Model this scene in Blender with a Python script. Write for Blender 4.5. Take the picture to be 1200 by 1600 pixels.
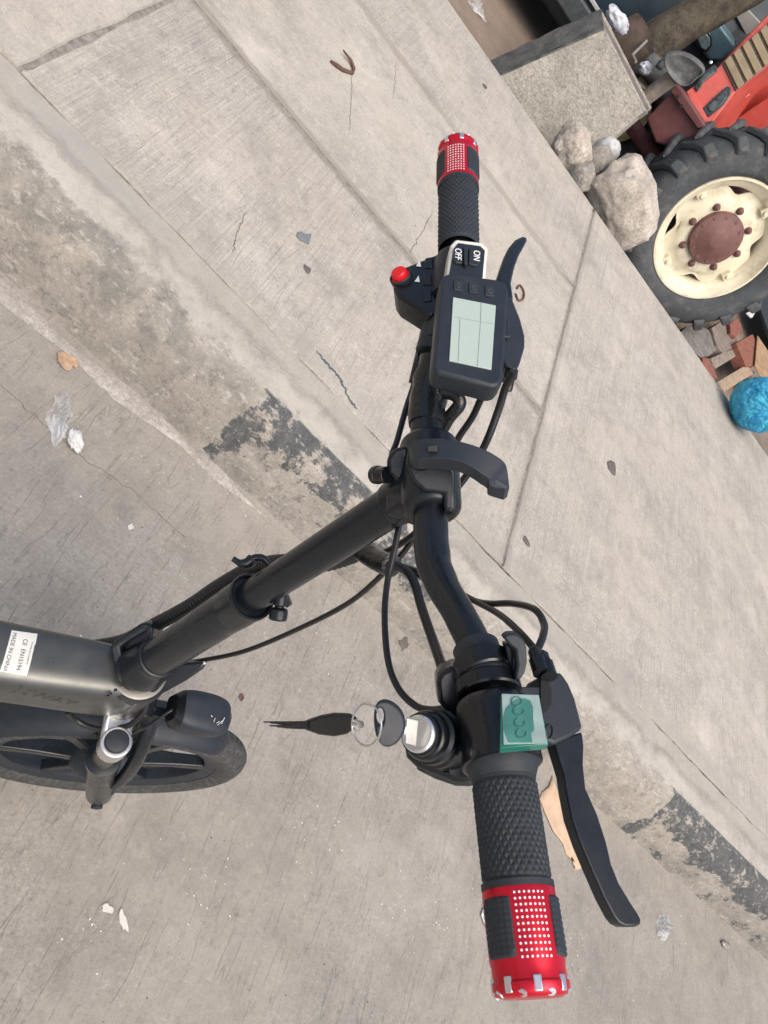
import bpy, bmesh, math, random
import numpy as np
from mathutils import Vector, Matrix, noise
random.seed(7)
PI = math.pi
V = Vector
scene = bpy.context.scene
for o in list(bpy.data.objects):
    bpy.data.objects.remove(o)

# ------------------------------------------------------------------ camera
F = 1172.0                                   # focal length in pixels of a 1200 x 1600 frame
CAMH = 1.474
RX = V((0.66449394, 0.29409673, 0.68698975))   # camera right in world axes
RY = V((0.64842204, -0.68389646, -0.33441664)) # camera down
RX.normalize(); RY = (RY - RX * RX.dot(RY)).normalized()
RZ = RX.cross(RY).normalized()               # camera forward
CAM = V((0, 0, CAMH))
cd = bpy.data.cameras.new('camera')
cam = bpy.data.objects.new('camera', cd)
scene.collection.objects.link(cam)
m3 = Matrix((RX, -RY, -RZ)).transposed()
cam.matrix_world = Matrix.Translation(CAM) @ m3.to_4x4()
cd.sensor_fit = 'VERTICAL'; cd.sensor_height = 24; cd.lens = F / 1600 * 24
cd.clip_start = 0.02; cd.clip_end = 500
scene.camera = cam

# ------------------------------------------------------------------ light
SUN_EL, SUN_AZ = math.radians(62), math.radians(285)   # azimuth of the direction towards the sun, from +X
w = bpy.data.worlds.new('World'); scene.world = w; w.use_nodes = True
nt = w.node_tree; bg = nt.nodes['Background']
sky = nt.nodes.new('ShaderNodeTexSky'); sky.sky_type = 'NISHITA'; sky.sun_disc = False
sky.sun_elevation = SUN_EL; sky.sun_rotation = math.pi / 2 - SUN_AZ
sky.air_density = 1.0; sky.dust_density = 5.0; sky.ozone_density = 0.0
nt.links.new(sky.outputs[0], bg.inputs[0]); bg.inputs[1].default_value = 0.135
sd = bpy.data.lights.new('sun', 'SUN'); sd.energy = 1.35; sd.angle = math.radians(60); sd.color = (1, 0.94, 0.86)
so = bpy.data.objects.new('sun', sd); scene.collection.objects.link(so)
sdir = V((math.cos(SUN_EL) * math.cos(SUN_AZ), math.cos(SUN_EL) * math.sin(SUN_AZ), math.sin(SUN_EL)))
so.rotation_euler = sdir.to_track_quat('Z', 'Y').to_euler()
scene.view_settings.view_transform = 'Standard'; scene.view_settings.look = 'None'
scene.view_settings.gamma = 1; scene.view_settings.use_curve_mapping = False
scene.view_settings.exposure = 0.55

# ------------------------------------------------------------------ helpers
def at(u, v, d):
    """world point seen at photo pixel (u, v) at camera depth d"""
    return CAM + RX * ((u - 600) / F * d) + RY * ((v - 800) / F * d) + RZ * d
def ray(u, v):
    return RX * ((u - 600) / F) + RY * ((v - 800) / F) + RZ
def on(u, v, P, N):
    """world point at pixel (u, v) on the plane through P with normal N"""
    r = ray(u, v)
    return CAM + r * ((P - CAM).dot(N) / r.dot(N))
def onz(u, v, z): return on(u, v, V((0, 0, z)), V((0, 0, 1)))
def cr(pts, n=8):
    """Catmull-Rom resampling of a list of vectors"""
    P = [V(p) for p in pts]
    P = [P[0] * 2 - P[1]] + P + [P[-1] * 2 - P[-2]]
    out = []
    for i in range(1, len(P) - 2):
        for k in range(n):
            t = k / n; a, b, c, d = P[i - 1:i + 3]
            out.append(0.5 * ((2 * b) + (c - a) * t + (2 * a - 5 * b + 4 * c - d) * t * t + (3 * b - a - 3 * c + d) * t ** 3))
    out.append(P[-2]); return out

class G:
    """collects geometry in world coordinates"""
    def __init__(s): s.v = []; s.f = []
    def add(s, vs, fs):
        k = len(s.v); s.v += [tuple(x) for x in vs]; s.f += [tuple(i + k for i in f) for f in fs]; return s
    def tube(s, pts, r, seg=14, cap=True, squash=None):
        n = len(pts); rs = r if isinstance(r, (list, tuple)) else [r] * n
        vs = []; T0 = (pts[1] - pts[0]).normalized()
        a = T0.orthogonal().normalized()
        if squash: a = (squash - T0 * squash.dot(T0)).normalized()
        for i, p in enumerate(pts):
            T = (pts[min(i + 1, n - 1)] - pts[max(i - 1, 0)]).normalized()
            a = (a - T * a.dot(T)).normalized(); b = T.cross(a)
            for k in range(seg):
                t = 2 * PI * k / seg; vs.append(p + (a * math.cos(t) + b * math.sin(t)) * rs[i])
        fs = [(i * seg + k, i * seg + (k + 1) % seg, (i + 1) * seg + (k + 1) % seg, (i + 1) * seg + k) for i in range(n - 1) for k in range(seg)]
        if cap: fs += [tuple(reversed(range(seg))), tuple(range((n - 1) * seg, n * seg))]
        return s.add(vs, fs)
    def cyl(s, a, b, r0, r1=None, seg=24):
        return s.tube([a, b], [r0, r0 if r1 is None else r1], seg)
    def lathe(s, o, ax, prof, seg=32, x=None, closed=False):
        """prof: list of (radius, distance along the axis)"""
        ax = ax.normalized(); a = (x - ax * x.dot(ax)).normalized() if x else ax.orthogonal().normalized(); b = ax.cross(a)
        n = len(prof); vs = []
        for r, h in prof:
            for k in range(seg):
                t = 2 * PI * k / seg; vs.append(o + ax * h + (a * math.cos(t) + b * math.sin(t)) * r)
        fs = []
        for i in range(n if closed else n - 1):
            j = (i + 1) % n
            for k in range(seg): fs.append((i * seg + k, i * seg + (k + 1) % seg, j * seg + (k + 1) % seg, j * seg + k))
        if not closed:
            if prof[0][0] > 1e-5: fs.append(tuple(reversed(range(seg))))
            if prof[-1][0] > 1e-5: fs.append(tuple(range((n - 1) * seg, n * seg)))
        return s.add(vs, fs)
    def prism(s, poly, d):
        """closed solid: polygon poly (front) extruded by vector d"""
        n = len(poly); vs = list(poly) + [p + d for p in poly]
        fs = [tuple(range(n)), tuple(range(2 * n - 1, n - 1, -1))] + [(i, i + n, (i + 1) % n + n, (i + 1) % n) for i in range(n)]
        return s.add(vs, fs)
    def box(s, c, X, Y, Z):
        """half-extent vectors"""
        vs = [c + X * i + Y * j + Z * k for k in (-1, 1) for j in (-1, 1) for i in (-1, 1)]
        return s.add(vs, [(0, 2, 3, 1), (4, 5, 7, 6), (0, 1, 5, 4), (2, 6, 7, 3), (0, 4, 6, 2), (1, 3, 7, 5)])
    def sphere(s, c, r, seg=16, sc=(1, 1, 1)):
        prof = []
        vs = [c + V((0, 0, -r * sc[2]))]; fs = []; R = seg // 2
        for i in range(1, R):
            ph = -PI / 2 + PI * i / R
            for k in range(seg):
                t = 2 * PI * k / seg; vs.append(c + V((math.cos(ph) * math.cos(t) * r * sc[0], math.cos(ph) * math.sin(t) * r * sc[1], math.sin(ph) * r * sc[2])))
        vs.append(c + V((0, 0, r * sc[2])))
        for k in range(seg): fs.append((0, 1 + (k + 1) % seg, 1 + k))
        for i in range(R - 2):
            for k in range(seg): fs.append((1 + i * seg + k, 1 + i * seg + (k + 1) % seg, 1 + (i + 1) * seg + (k + 1) % seg, 1 + (i + 1) * seg + k))
        L = len(vs) - 1
        for k in range(seg): fs.append((L, 1 + (R - 2) * seg + k, 1 + (R - 2) * seg + (k + 1) % seg))
        return s.add(vs, fs)
    def obj(s, name, mat, parent=None, bevel=0, segs=3, smooth=True, subsurf=0, base=None):
        me = bpy.data.meshes.new(name)
        off = V((0, 0, 0))
        if base is not None: off = base
        me.from_pydata([tuple(V(x) - off) for x in s.v], [], s.f); me.update()
        bm = bmesh.new(); bm.from_mesh(me); bmesh.ops.recalc_face_normals(bm, faces=bm.faces); bm.to_mesh(me); bm.free()
        me.materials.append(mat)
        o = bpy.data.objects.new(name, me); scene.collection.objects.link(o)
        o.location = off
        if parent is not None: attach(o, parent)
        if bevel:
            b = o.modifiers.new('bevel', 'BEVEL'); b.width = bevel; b.segments = segs; b.limit_method = 'ANGLE'; b.angle_limit = math.radians(35)
        if subsurf:
            b = o.modifiers.new('sub', 'SUBSURF'); b.levels = subsurf; b.render_levels = subsurf
        if smooth:
            me.polygons.foreach_set('use_smooth', [True] * len(me.polygons))
            if not subsurf and hasattr(me, 'set_sharp_from_angle'): me.set_sharp_from_angle(angle=math.radians(42))
        return o
def wloc(o):
    p = V(o.location)
    while o.parent: o = o.parent; p += V(o.location)
    return p
def attach(o, parent):
    w_ = V(o.location); o.parent = parent; o.location = w_ - wloc(parent)
def thing(name, loc, label, cat, group=None):
    o = bpy.data.objects.new(name, None); scene.collection.objects.link(o); o.location = loc; o.empty_display_size = 0.1
    o['label'] = label; o['category'] = cat
    if group: o['group'] = group
    return o
def tag(o, label, cat, group=None):
    o['label'] = label; o['category'] = cat
    if group: o['group'] = group
    return o
def struct(o): o['kind'] = 'structure'; return o
def stuff(o, label=None, cat=None):
    o['kind'] = 'stuff'
    if label: o['label'] = label; o['category'] = cat
    return o
def text(name, s, size, P, xdir, ydir, mat, parent, extrude=0.0002, align='CENTER'):
    cu = bpy.data.curves.new(name, 'FONT'); cu.body = s; cu.size = size; cu.extrude = extrude / size * size
    cu.align_x = align; cu.align_y = 'CENTER'
    t = bpy.data.objects.new(name, cu); scene.collection.objects.link(t)
    dg = bpy.context.evaluated_depsgraph_get(); me = bpy.data.meshes.new_from_object(t.evaluated_get(dg))
    bpy.data.objects.remove(t)
    x = xdir.normalized(); z = x.cross(ydir).normalized(); y = z.cross(x)
    M_ = Matrix((x, y, z)).transposed().to_4x4(); M_.translation = P
    me.transform(M_); me.materials.clear(); me.materials.append(mat)
    o = bpy.data.objects.new(name, me); scene.collection.objects.link(o)
    if parent: attach(o, parent)
    return o

# ------------------------------------------------------------------ materials
def nd(nt, t, **kw):
    n = nt.nodes.new(t)
    for k, v in kw.items(): setattr(n, k, v)
    return n
class Mt:
    """small node builder"""
    def __init__(s, name, rough=0.5, metal=0.0):
        s.m = bpy.data.materials.new(name); s.m.use_nodes = True; s.nt = s.m.node_tree
        s.b = s.nt.nodes['Principled BSDF']; s.b.inputs['Roughness'].default_value = rough; s.b.inputs['Metallic'].default_value = metal
        s.tc = nd(s.nt, 'ShaderNodeTexCoord')
    def L(s, a, b): s.nt.links.new(a, b)
    def coord(s, scale=(1, 1, 1), rot=(0, 0, 0), loc=(0, 0, 0), src='Object'):
        m = nd(s.nt, 'ShaderNodeMapping'); m.inputs['Scale'].default_value = scale; m.inputs['Rotation'].default_value = rot; m.inputs['Location'].default_value = loc
        s.L(s.tc.outputs[src], m.inputs[0]); return m.outputs[0]
    def noise(s, scale=1, sc3=(1, 1, 1), detail=5, rough=0.55, loc=(0, 0, 0), dist=0.0, rot=(0, 0, 0)):
        n = nd(s.nt, 'ShaderNodeTexNoise'); n.inputs['Scale'].default_value = scale; n.inputs['Detail'].default_value = detail
        n.inputs['Roughness'].default_value = rough; n.inputs['Distortion'].default_value = dist
        s.L(s.coord(sc3, rot, loc), n.inputs['Vector']); return n.outputs[0]
    def voro(s, scale=1, feature='F1', sc3=(1, 1, 1), out='Distance'):
        n = nd(s.nt, 'ShaderNodeTexVoronoi', feature=feature); n.inputs['Scale'].default_value = scale
        s.L(s.coord(sc3), n.inputs['Vector']); return n.outputs[out]
    def ramp(s, src, stops):
        r = nd(s.nt, 'ShaderNodeValToRGB'); e = r.color_ramp.elements
        while len(e) < len(stops): e.new(0.5)
        for i, (p, c) in enumerate(stops):
            e[i].position = p; e[i].color = (c, c, c, 1) if not isinstance(c, (tuple, list)) else (*c, 1)
        s.L(src, r.inputs[0]); return r.outputs[0]
    def mix(s, fac, a, b, mode='MIX'):
        n = nd(s.nt, 'ShaderNodeMix', data_type='RGBA', blend_type=mode)
        for i, x in ((0, fac), (6, a), (7, b)):
            if isinstance(x, (int, float)): n.inputs[i].default_value = x if i == 0 else (x, x, x, 1)
            elif isinstance(x, (tuple, list)): n.inputs[i].default_value = (*x, 1)
            else: s.L(x, n.inputs[i])
        return n.outputs[2]
    def math(s, op, a, b=None, clamp=False):
        n = nd(s.nt, 'ShaderNodeMath', operation=op, use_clamp=clamp)
        for i, x in ((0, a), (1, b)):
            if x is None: continue
            if isinstance(x, (int, float)): n.inputs[i].default_value = x
            else: s.L(x, n.inputs[i])
        return n.outputs[0]
    def sep(s, src='Object'):
        n = nd(s.nt, 'ShaderNodeSeparateXYZ'); s.L(s.tc.outputs[src], n.inputs[0]); return n.outputs
    def band(s, v, a, b, soft):
        """1 inside [a, b] of socket v with soft edges"""
        r1 = nd(s.nt, 'ShaderNodeMapRange', interpolation_type='SMOOTHSTEP'); s.L(v, r1.inputs[0]); r1.inputs[1].default_value = a - soft; r1.inputs[2].default_value = a + soft
        r2 = nd(s.nt, 'ShaderNodeMapRange', interpolation_type='SMOOTHSTEP'); s.L(v, r2.inputs[0]); r2.inputs[1].default_value = b + soft; r2.inputs[2].default_value = b - soft
        # a falling edge: swap output instead of the input order
        r2.inputs[1].default_value = b - soft; r2.inputs[2].default_value = b + soft; r2.inputs[3].default_value = 1; r2.inputs[4].default_value = 0
        return s.math('MULTIPLY', r1.outputs[0], r2.outputs[0])
    def color(s, c):
        if isinstance(c, (tuple, list)): s.b.inputs['Base Color'].default_value = (*c, 1)
        else: s.L(c, s.b.inputs['Base Color'])
        return s
    def rough(s, x):
        s.L(x, s.b.inputs['Roughness']); return s
    def bump(s, h, dist=0.002, strength=1.0):
        n = nd(s.nt, 'ShaderNodeBump'); n.inputs['Distance'].default_value = dist; n.inputs['Strength'].default_value = strength
        s.L(h, n.inputs['Height'])
        if getattr(s, 'last', None): s.L(s.last, n.inputs['Normal'])
        s.last = n.outputs[0]; s.L(s.last, s.b.inputs['Normal']); return s

def simple(name, c, rough=0.5, metal=0.0, var=0.15, scale=30, bump=0.0, bscale=200, coat=0, dust=0.0, dustc=(0.35, 0.32, 0.28)):
    m = Mt(name, rough, metal)
    n = m.noise(scale, detail=6)
    lo = tuple(x * (1 - var) for x in c); hi = tuple(min(1, x * (1 + var)) for x in c)
    col = m.mix(m.ramp(n, [(0.3, 0.0), (0.7, 1.0)]), lo, hi)
    if dust:
        d = m.ramp(m.noise(scale * 2.3, detail=8, rough=0.7, loc=(3, 1, 2)), [(0.5, 0.0), (0.75, dust)])
        col = m.mix(d, col, dustc)
    m.color(col)
    m.rough(m.ramp(m.noise(scale * 1.7, detail=5, loc=(5, 5, 5)), [(0.3, max(0, rough - 0.08)), (0.7, min(1, rough + 0.1))]))
    if bump: m.bump(m.noise(bscale, detail=4), bump)
    if coat: m.b.inputs['Coat Weight'].default_value = coat
    return m.m

BLK = simple('black_satin_paint', (0.009, 0.012, 0.016), 0.27, bump=0.00008, bscale=900, dust=0.10, dustc=(0.04, 0.04, 0.04))
BLK.node_tree.nodes['Principled BSDF'].inputs['Specular IOR Level'].default_value = 0.42
BLKM = simple('black_matt_plastic', (0.014, 0.019, 0.026), 0.48, bump=0.0002, bscale=1400, dust=0.15, dustc=(0.08, 0.08, 0.08))
BLKG = simple('black_gloss_plastic', (0.005, 0.006, 0.008), 0.27, dust=0.08, dustc=(0.05, 0.05, 0.05))
HOLE = simple('dark_recess', (0.002, 0.002, 0.003), 0.6)
RUB = simple('grip_rubber', (0.020, 0.025, 0.031), 0.6, bump=0.0002, bscale=1500, dust=0.15, dustc=(0.1, 0.1, 0.1))
CABLE = simple('cable_sheath', (0.012, 0.012, 0.013), 0.35)
TAPE = simple('electrical_tape', (0.008, 0.009, 0.010), 0.25, bump=0.001, bscale=120)
RED = simple('red_anodised_metal', (0.60, 0.012, 0.03), 0.27, 0.55, var=0.1)
WHT = simple('white_print', (0.8, 0.8, 0.8), 0.5, var=0.02)
SILV = simple('bright_aluminium', (0.72, 0.72, 0.72), 0.28, 0.9, var=0.06)
BTNR = simple('red_button_plastic', (0.72, 0.012, 0.02), 0.35, var=0.05)
IVORY = simple('white_plastic_bezel', (0.72, 0.70, 0.62), 0.4, var=0.06, dust=0.2)
FRM = simple('grey_frame_lacquer', (0.115, 0.119, 0.113), 0.34, 0.7, var=0.06)
FRMD = simple('dark_frame_lettering', (0.065, 0.066, 0.062), 0.4, 0.6)
SCR = simple('lcd_glass', (0.40, 0.475, 0.425), 0.2, var=0.0, scale=8)
SCRL = simple('lcd_segment_print', (0.31, 0.37, 0.33), 0.3, var=0.02)
TYRE = simple('tyre_rubber', (0.042, 0.043, 0.042), 0.75, var=0.25, scale=60, dust=0.8, dustc=(0.16, 0.15, 0.14), bump=0.0008, bscale=260)
INK = simple('dark_print', (0.03, 0.03, 0.03), 0.5, var=0.05)
PAPER = simple('white_paper', (0.60, 0.60, 0.58), 0.55, var=0.06, scale=20)
GREEN = simple('green_window', (0.06, 0.21, 0.175), 0.3, var=0.25, scale=50)
EDGE = simple('clear_green_edge', (0.02, 0.16, 0.12), 0.12, var=0.2)
GINK = simple('dark_green_ink', (0.03, 0.13, 0.11), 0.4)
FILM = simple('scuffed_film', (0.30, 0.39, 0.375), 0.45, var=0.15, scale=120)

def plastic_film(name, c, alpha=0.35):
    m = Mt(name, 0.25); m.color(c)
    m.b.inputs['Alpha'].default_value = alpha
    m.L(m.ramp(m.noise(13, detail=5, rough=0.6), [(0.4, alpha * 0.25), (0.68, min(1, alpha * 2.4))]), m.b.inputs['Alpha'])
    m.bump(m.noise(35, detail=3, dist=1.0), 0.003, 0.6)
    return m.m
FILMB = plastic_film('thin_clear_plastic', (0.72, 0.73, 0.74), 0.30)

def concrete(name, a, b, kind):
    """a, b: darker and lighter linear albedo"""
    m = Mt(name, 0.88)
    big = m.ramp(m.noise(0.9, detail=4, rough=0.6), [(0.3, 0.0), (0.7, 1.0)])
    mid = m.ramp(m.noise(6, detail=8, rough=0.68, loc=(2, 7, 0)), [(0.3, 0.0), (0.7, 1.0)])
    col = m.mix(m.math('ADD', m.math('MULTIPLY', big, 0.5), m.math('MULTIPLY', mid, 0.5)), a, b)
    fine = m.noise(120, detail=6, rough=0.9)
    col = m.mix(0.9, col, m.ramp(fine, [(0.36, 0.66), (0.5, 1.0), (0.64, 1.26)]), 'MULTIPLY')
    pit = m.ramp(m.noise(120, detail=3, rough=0.6, loc=(7, 7, 7)), [(0.70, 0.0), (0.76, 1.0)])
    col = m.mix(m.math('MULTIPLY', pit, 0.45), col, (0.14, 0.13, 0.12))
    if kind in ('road', 'slab'):
        # broom strokes run across the kerb direction (along Y)
        sc = (1.0, 0.022, 1.0) if kind == 'slab' else (1.0, 0.05, 1.0)
        st = m.noise(230 if kind == 'slab' else 150, sc, detail=5, rough=0.7, loc=(0, 0, 4))
        msk = m.ramp(m.noise(1.6, detail=4, loc=(9, 2, 1)), [(0.35, 0.15), (0.62, 1.0)])
        dk = m.math('MULTIPLY', m.ramp(st, [(0.34, 1.0), (0.52, 0.0)]), msk)
        col = m.mix(m.math('MULTIPLY', dk, 0.20 if kind == 'slab' else 0.08), col, (0.13, 0.12, 0.11))
        lt = m.math('MULTIPLY', m.ramp(st, [(0.56, 0.0), (0.72, 1.0)]), msk)
        col = m.mix(m.math('MULTIPLY', lt, 0.16 if kind == 'slab' else 0.08), col, (0.60, 0.56, 0.51))
        # single deeper grooves, broken into dashes
        g = m.noise(30 if kind == 'road' else 20, (1.0, 0.09, 1.0), detail=3, rough=0.45, loc=(3, 3, 3), dist=0.3)
        gl = m.math('ABSOLUTE', m.math('SUBTRACT', g, 0.5))
        line = m.ramp(gl, [(0.0, 1.0), (0.011 if kind == 'road' else 0.009, 0.0)])
        brk = m.ramp(m.noise(22, (1.0, 0.35, 1.0), detail=6, rough=0.8, loc=(1, 8, 2)), [(0.42, 0.0), (0.60, 1.0)])
        ln = m.math('MULTIPLY', line, brk)
        col = m.mix(m.math('MULTIPLY', ln, 0.55 if kind == 'road' else 0.2), col, (0.10, 0.094, 0.085))
        if kind == 'slab':
            s2 = m.noise(520, (1.0, 0.012, 1.0), detail=2, rough=0.5, loc=(6, 0, 2))
            col = m.mix(0.8, col, m.ramp(s2, [(0.35, 0.84), (0.65, 1.10)]), 'MULTIPLY')
            s3 = m.noise(90, (1.0, 0.02, 1.0), detail=3, rough=0.6, loc=(6, 3, 2))
            col = m.mix(0.8, col, m.ramp(s3, [(0.30, 0.88), (0.6, 1.05)]), 'MULTIPLY')
        m.bump(m.math('SUBTRACT', st, m.math('MULTIPLY', ln, 0.8)), 0.0022, 0.8)
    if kind == 'road':
        dirt = m.ramp(m.noise(2.2, detail=7, rough=0.7, loc=(4, 4, 8)), [(0.52, 0.0), (0.72, 0.55)])
        col = m.mix(dirt, col, (0.17, 0.155, 0.14))
    smr = m.ramp(m.noise(4.3, detail=8, rough=0.72, loc=(2, 9, 6)), [(0.50, 0.0), (0.66, 0.5)])
    col = m.mix(smr, col, tuple(x * 0.68 for x in a))
    stn = m.ramp(m.noise(11, detail=6, rough=0.75, loc=(6, 1, 3)), [(0.66, 0.0), (0.73, 0.55)])
    col = m.mix(stn, col, (0.11, 0.105, 0.10))
    # rubbed and stained areas of several sizes, warm dust and grey scuffs
    w1 = m.ramp(m.noise(1.7, detail=9, rough=0.75, loc=(12, 5, 1)), [(0.42, 0.0), (0.60, 1.0)])
    col = m.mix(m.math('MULTIPLY', w1, 0.5), col, (b[0] * 1.02, b[1] * 0.985, b[2] * 0.93))
    w2 = m.ramp(m.noise(8.5, detail=9, rough=0.8, loc=(2, 15, 1)), [(0.50, 0.0), (0.62, 1.0)])
    col = m.mix(m.math('MULTIPLY', w2, 0.40), col, tuple(x * 0.82 for x in a))
    w3 = m.ramp(m.noise(38, detail=8, rough=0.85, loc=(1, 1, 31)), [(0.55, 0.0), (0.61, 1.0)])
    col = m.mix(m.math('MULTIPLY', w3, 0.42), col, tuple(x * 0.62 for x in a))
    w4 = m.ramp(m.noise(33, detail=8, rough=0.85, loc=(21, 1, 3)), [(0.56, 0.0), (0.62, 1.0)])
    col = m.mix(m.math('MULTIPLY', w4, 0.42), col, tuple(min(1, x * 1.3) for x in b))
    pale = m.ramp(m.noise(3.1, detail=7, rough=0.7, loc=(8, 3, 5)), [(0.55, 0.0), (0.72, 0.45)])
    col = m.mix(pale, col, tuple(min(1, x * 1.28) for x in b))
    vs = m.voro(75); wn = m.noise(14, detail=2, loc=(1, 1, 9))
    spk = m.math('MULTIPLY', m.ramp(vs, [(0.05, 1.0), (0.10, 0.0)]), m.ramp(wn, [(0.55, 0.0), (0.62, 1.0)]))
    col = m.mix(m.math('MULTIPLY', spk, 0.5), col, (0.6, 0.58, 0.55))
    m.bump(m.noise(240, detail=6, rough=0.7), 0.0016, 0.8)
    m.bump(m.noise(22, detail=6, rough=0.6), 0.004, 0.6)
    m.colsock = col
    return m
RB = (0.27, 0.245, 0.225)
road_m = concrete('road_concrete', (0.228, 0.213, 0.187), (0.328, 0.307, 0.273), 'road')
road_m.color(road_m.colsock)
slab_m = concrete('slab_concrete', (0.315, 0.293, 0.26), (0.462, 0.432, 0.386), 'slab')
def joints(m):
    x, y, z = m.sep(); c = m.colsock
    j = m.math('MULTIPLY', m.math('SUBTRACT', m.noise(7, detail=8, rough=0.75, loc=(8, 8, 2)), 0.5), 0.30)
    yy = m.math('ADD', y, j)
    br = m.ramp(m.noise(5, detail=7, rough=0.7, loc=(1, 7, 7)), [(0.40, 0.0), (0.62, 1.0)])
    c = m.mix(m.math('MULTIPLY', m.math('MULTIPLY', m.band(yy, 1.3, 1.60, 0.012), br), 0.8), c, (0.335, 0.315, 0.28))
    for yc, k in ((2.293, 0.85), (3.255, 0.55)):
        c = m.mix(m.math('MULTIPLY', m.math('MULTIPLY', m.band(m.math('ADD', y, m.math('MULTIPLY', j, 0.25)), yc - 0.034, yc + 0.020, 0.012), m.math('LESS_THAN', x, 1.2)), k), c, (0.24, 0.22, 0.188))
    xx = m.math('ADD', x, m.math('MULTIPLY', j, 0.2))
    c = m.mix(m.math('MULTIPLY', m.band(xx, 1.17, 1.215, 0.014), 0.5), c, (0.25, 0.23, 0.20))
    m.color(c)
joints(slab_m)
slab2_m = concrete('slab_concrete_rough', (0.325, 0.303, 0.266), (0.468, 0.437, 0.385), 'plain')
joints(slab2_m)

def kerb_material():
    m = concrete('kerb_concrete', (0.225, 0.209, 0.182), (0.375, 0.35, 0.31), 'plain')
    x, y, z = m.sep()
    col = m.colsock
    jit = m.noise(9, detail=7, rough=0.7, loc=(2, 2, 2))
    def off(s, amt): return m.math('ADD', s, m.math('MULTIPLY', m.math('SUBTRACT', jit, 0.5), amt))
    yy = off(y, 0.12)
    # smooth pale skim on the nosing, greyer smears behind it
    skim = m.ramp(m.noise(4.5, detail=8, rough=0.75, loc=(9, 9, 9)), [(0.36, 0.15), (0.55, 1.0)])
    col = m.mix(m.math('MULTIPLY', m.math('MULTIPLY', m.band(yy, 1.335, 1.41, 0.02), skim), 0.8), col, (0.46, 0.433, 0.38))
    gr = m.math('MULTIPLY', m.band(yy, 1.42, 1.50, 0.015), m.ramp(m.noise(3.0, detail=5, loc=(3, 9, 4)), [(0.45, 0.0), (0.6, 0.8)]))
    col = m.mix(gr, col, (0.27, 0.255, 0.235))
    sc = m.math('MULTIPLY', m.band(yy, 1.44, 1.7, 0.015), 0.35); col = m.mix(sc, col, (0.46, 0.44, 0.385))
    # grime low on the face
    lo = m.math('MULTIPLY', m.band(off(z, 0.09), -0.1, 0.045, 0.03), m.ramp(m.noise(12, detail=7, rough=0.7), [(0.35, 0.1), (0.65, 1.0)]))
    col = m.mix(m.math('MULTIPLY', lo, 0.6), col, (0.12, 0.11, 0.10))
    # old black kerb paint in blocks along the face, mostly flaked away
    xx = m.math('ADD', x, m.math('MULTIPLY', m.math('SUBTRACT', m.noise(30, detail=4), 0.5), 0.03))
    wear = m.noise(13, detail=9, rough=0.72, loc=(1, 2, 7))
    finew = m.noise(75, detail=7, rough=0.8, loc=(4, 1, 1), sc3=(1.0, 0.5, 0.5))
    zj = off(z, 0.05)
    band_face = m.band(y, 1.15, 1.345, 0.004)
    P = None
    for (x0, x1, th) in ((0.29, 1.02, 0.53), (2.20, 3.9, 0.49), (-1.9, -1.1, 0.60)):
        bx = m.band(xx, x0, x1, 0.004)
        top = m.band(zj, 0.115, 0.5, 0.03)           # paint survives along the top and at the left edge
        edge = m.band(xx, x0, x0 + 0.055, 0.012)
        keep = m.math('ADD', m.math('MULTIPLY', m.math('MAXIMUM', top, edge), 0.16), wear)
        keep = m.math('ADD', keep, m.math('MULTIPLY', m.math('SUBTRACT', finew, 0.5), 0.16))
        q = m.math('MULTIPLY', bx, m.ramp(keep, [(th + 0.065, 0.0), (th + 0.115, 1.0)]))
        P = q if P is None else m.math('MAXIMUM', P, q)
    P = m.math('MULTIPLY', P, band_face)
    pc = m.mix(m.ramp(m.noise(50, detail=6, rough=0.8), [(0.4, 0.0), (0.75, 0.8)]), (0.045, 0.05, 0.055), (0.14, 0.14, 0.14))
    col = m.mix(m.math('MULTIPLY', P, 0.95), col, pc)
    # dark weathered streak on the nosing at the far left
    g2 = m.math('MULTIPLY', m.band(xx, -1.4, 0.24, 0.25), m.band(off(y, 0.22), 1.262, 1.345, 0.02))
    g2 = m.math('MULTIPLY', g2, m.ramp(m.noise(9, detail=9, rough=0.78, loc=(5, 6, 6)), [(0.38, 0.1), (0.55, 1.0)]))
    col = m.mix(m.math('MULTIPLY', g2, 0.62), col, (0.12, 0.123, 0.115))
    fl = m.math('MULTIPLY', m.ramp(m.noise(60, detail=3, rough=0.6, sc3=(0.5, 1, 1)), [(0.60, 0.0), (0.64, 1.0)]), m.band(off(y, 0.2), 1.22, 1.36, 0.02))
    col = m.mix(m.math('MULTIPLY', fl, 0.40), col, (0.50, 0.48, 0.44))
    for sc_, th_, c_, k_ in ((23, 0.545, (0.13, 0.122, 0.108), 0.55), (55, 0.56, (0.10, 0.095, 0.085), 0.5), (41, 0.575, (0.52, 0.49, 0.44), 0.5)):
        sp = m.math('MULTIPLY', m.ramp(m.noise(sc_, detail=8, rough=0.85, loc=(sc_, 3, 2)), [(th_, 0.0), (th_ + 0.05, 1.0)]), m.band(off(y, 0.15), 1.15, 1.36, 0.03))
        col = m.mix(m.math('MULTIPLY', sp, k_), col, c_)
    m.color(col); m.bump(m.noise(8, detail=7, rough=0.65), 0.012, 0.8); m.bump(P, -0.0004, 0.5)
    return m.m
kerb_mat = kerb_material()
grout = Mt('joint_sand', 0.95); grout.color(grout.mix(grout.ramp(grout.noise(60, detail=6), [(0.35, 0.0), (0.65, 1.0)]), (0.17, 0.155, 0.14), (0.33, 0.30, 0.27))); grout.bump(grout.noise(180, detail=6, rough=0.7), 0.004)
grout = grout.m
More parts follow.
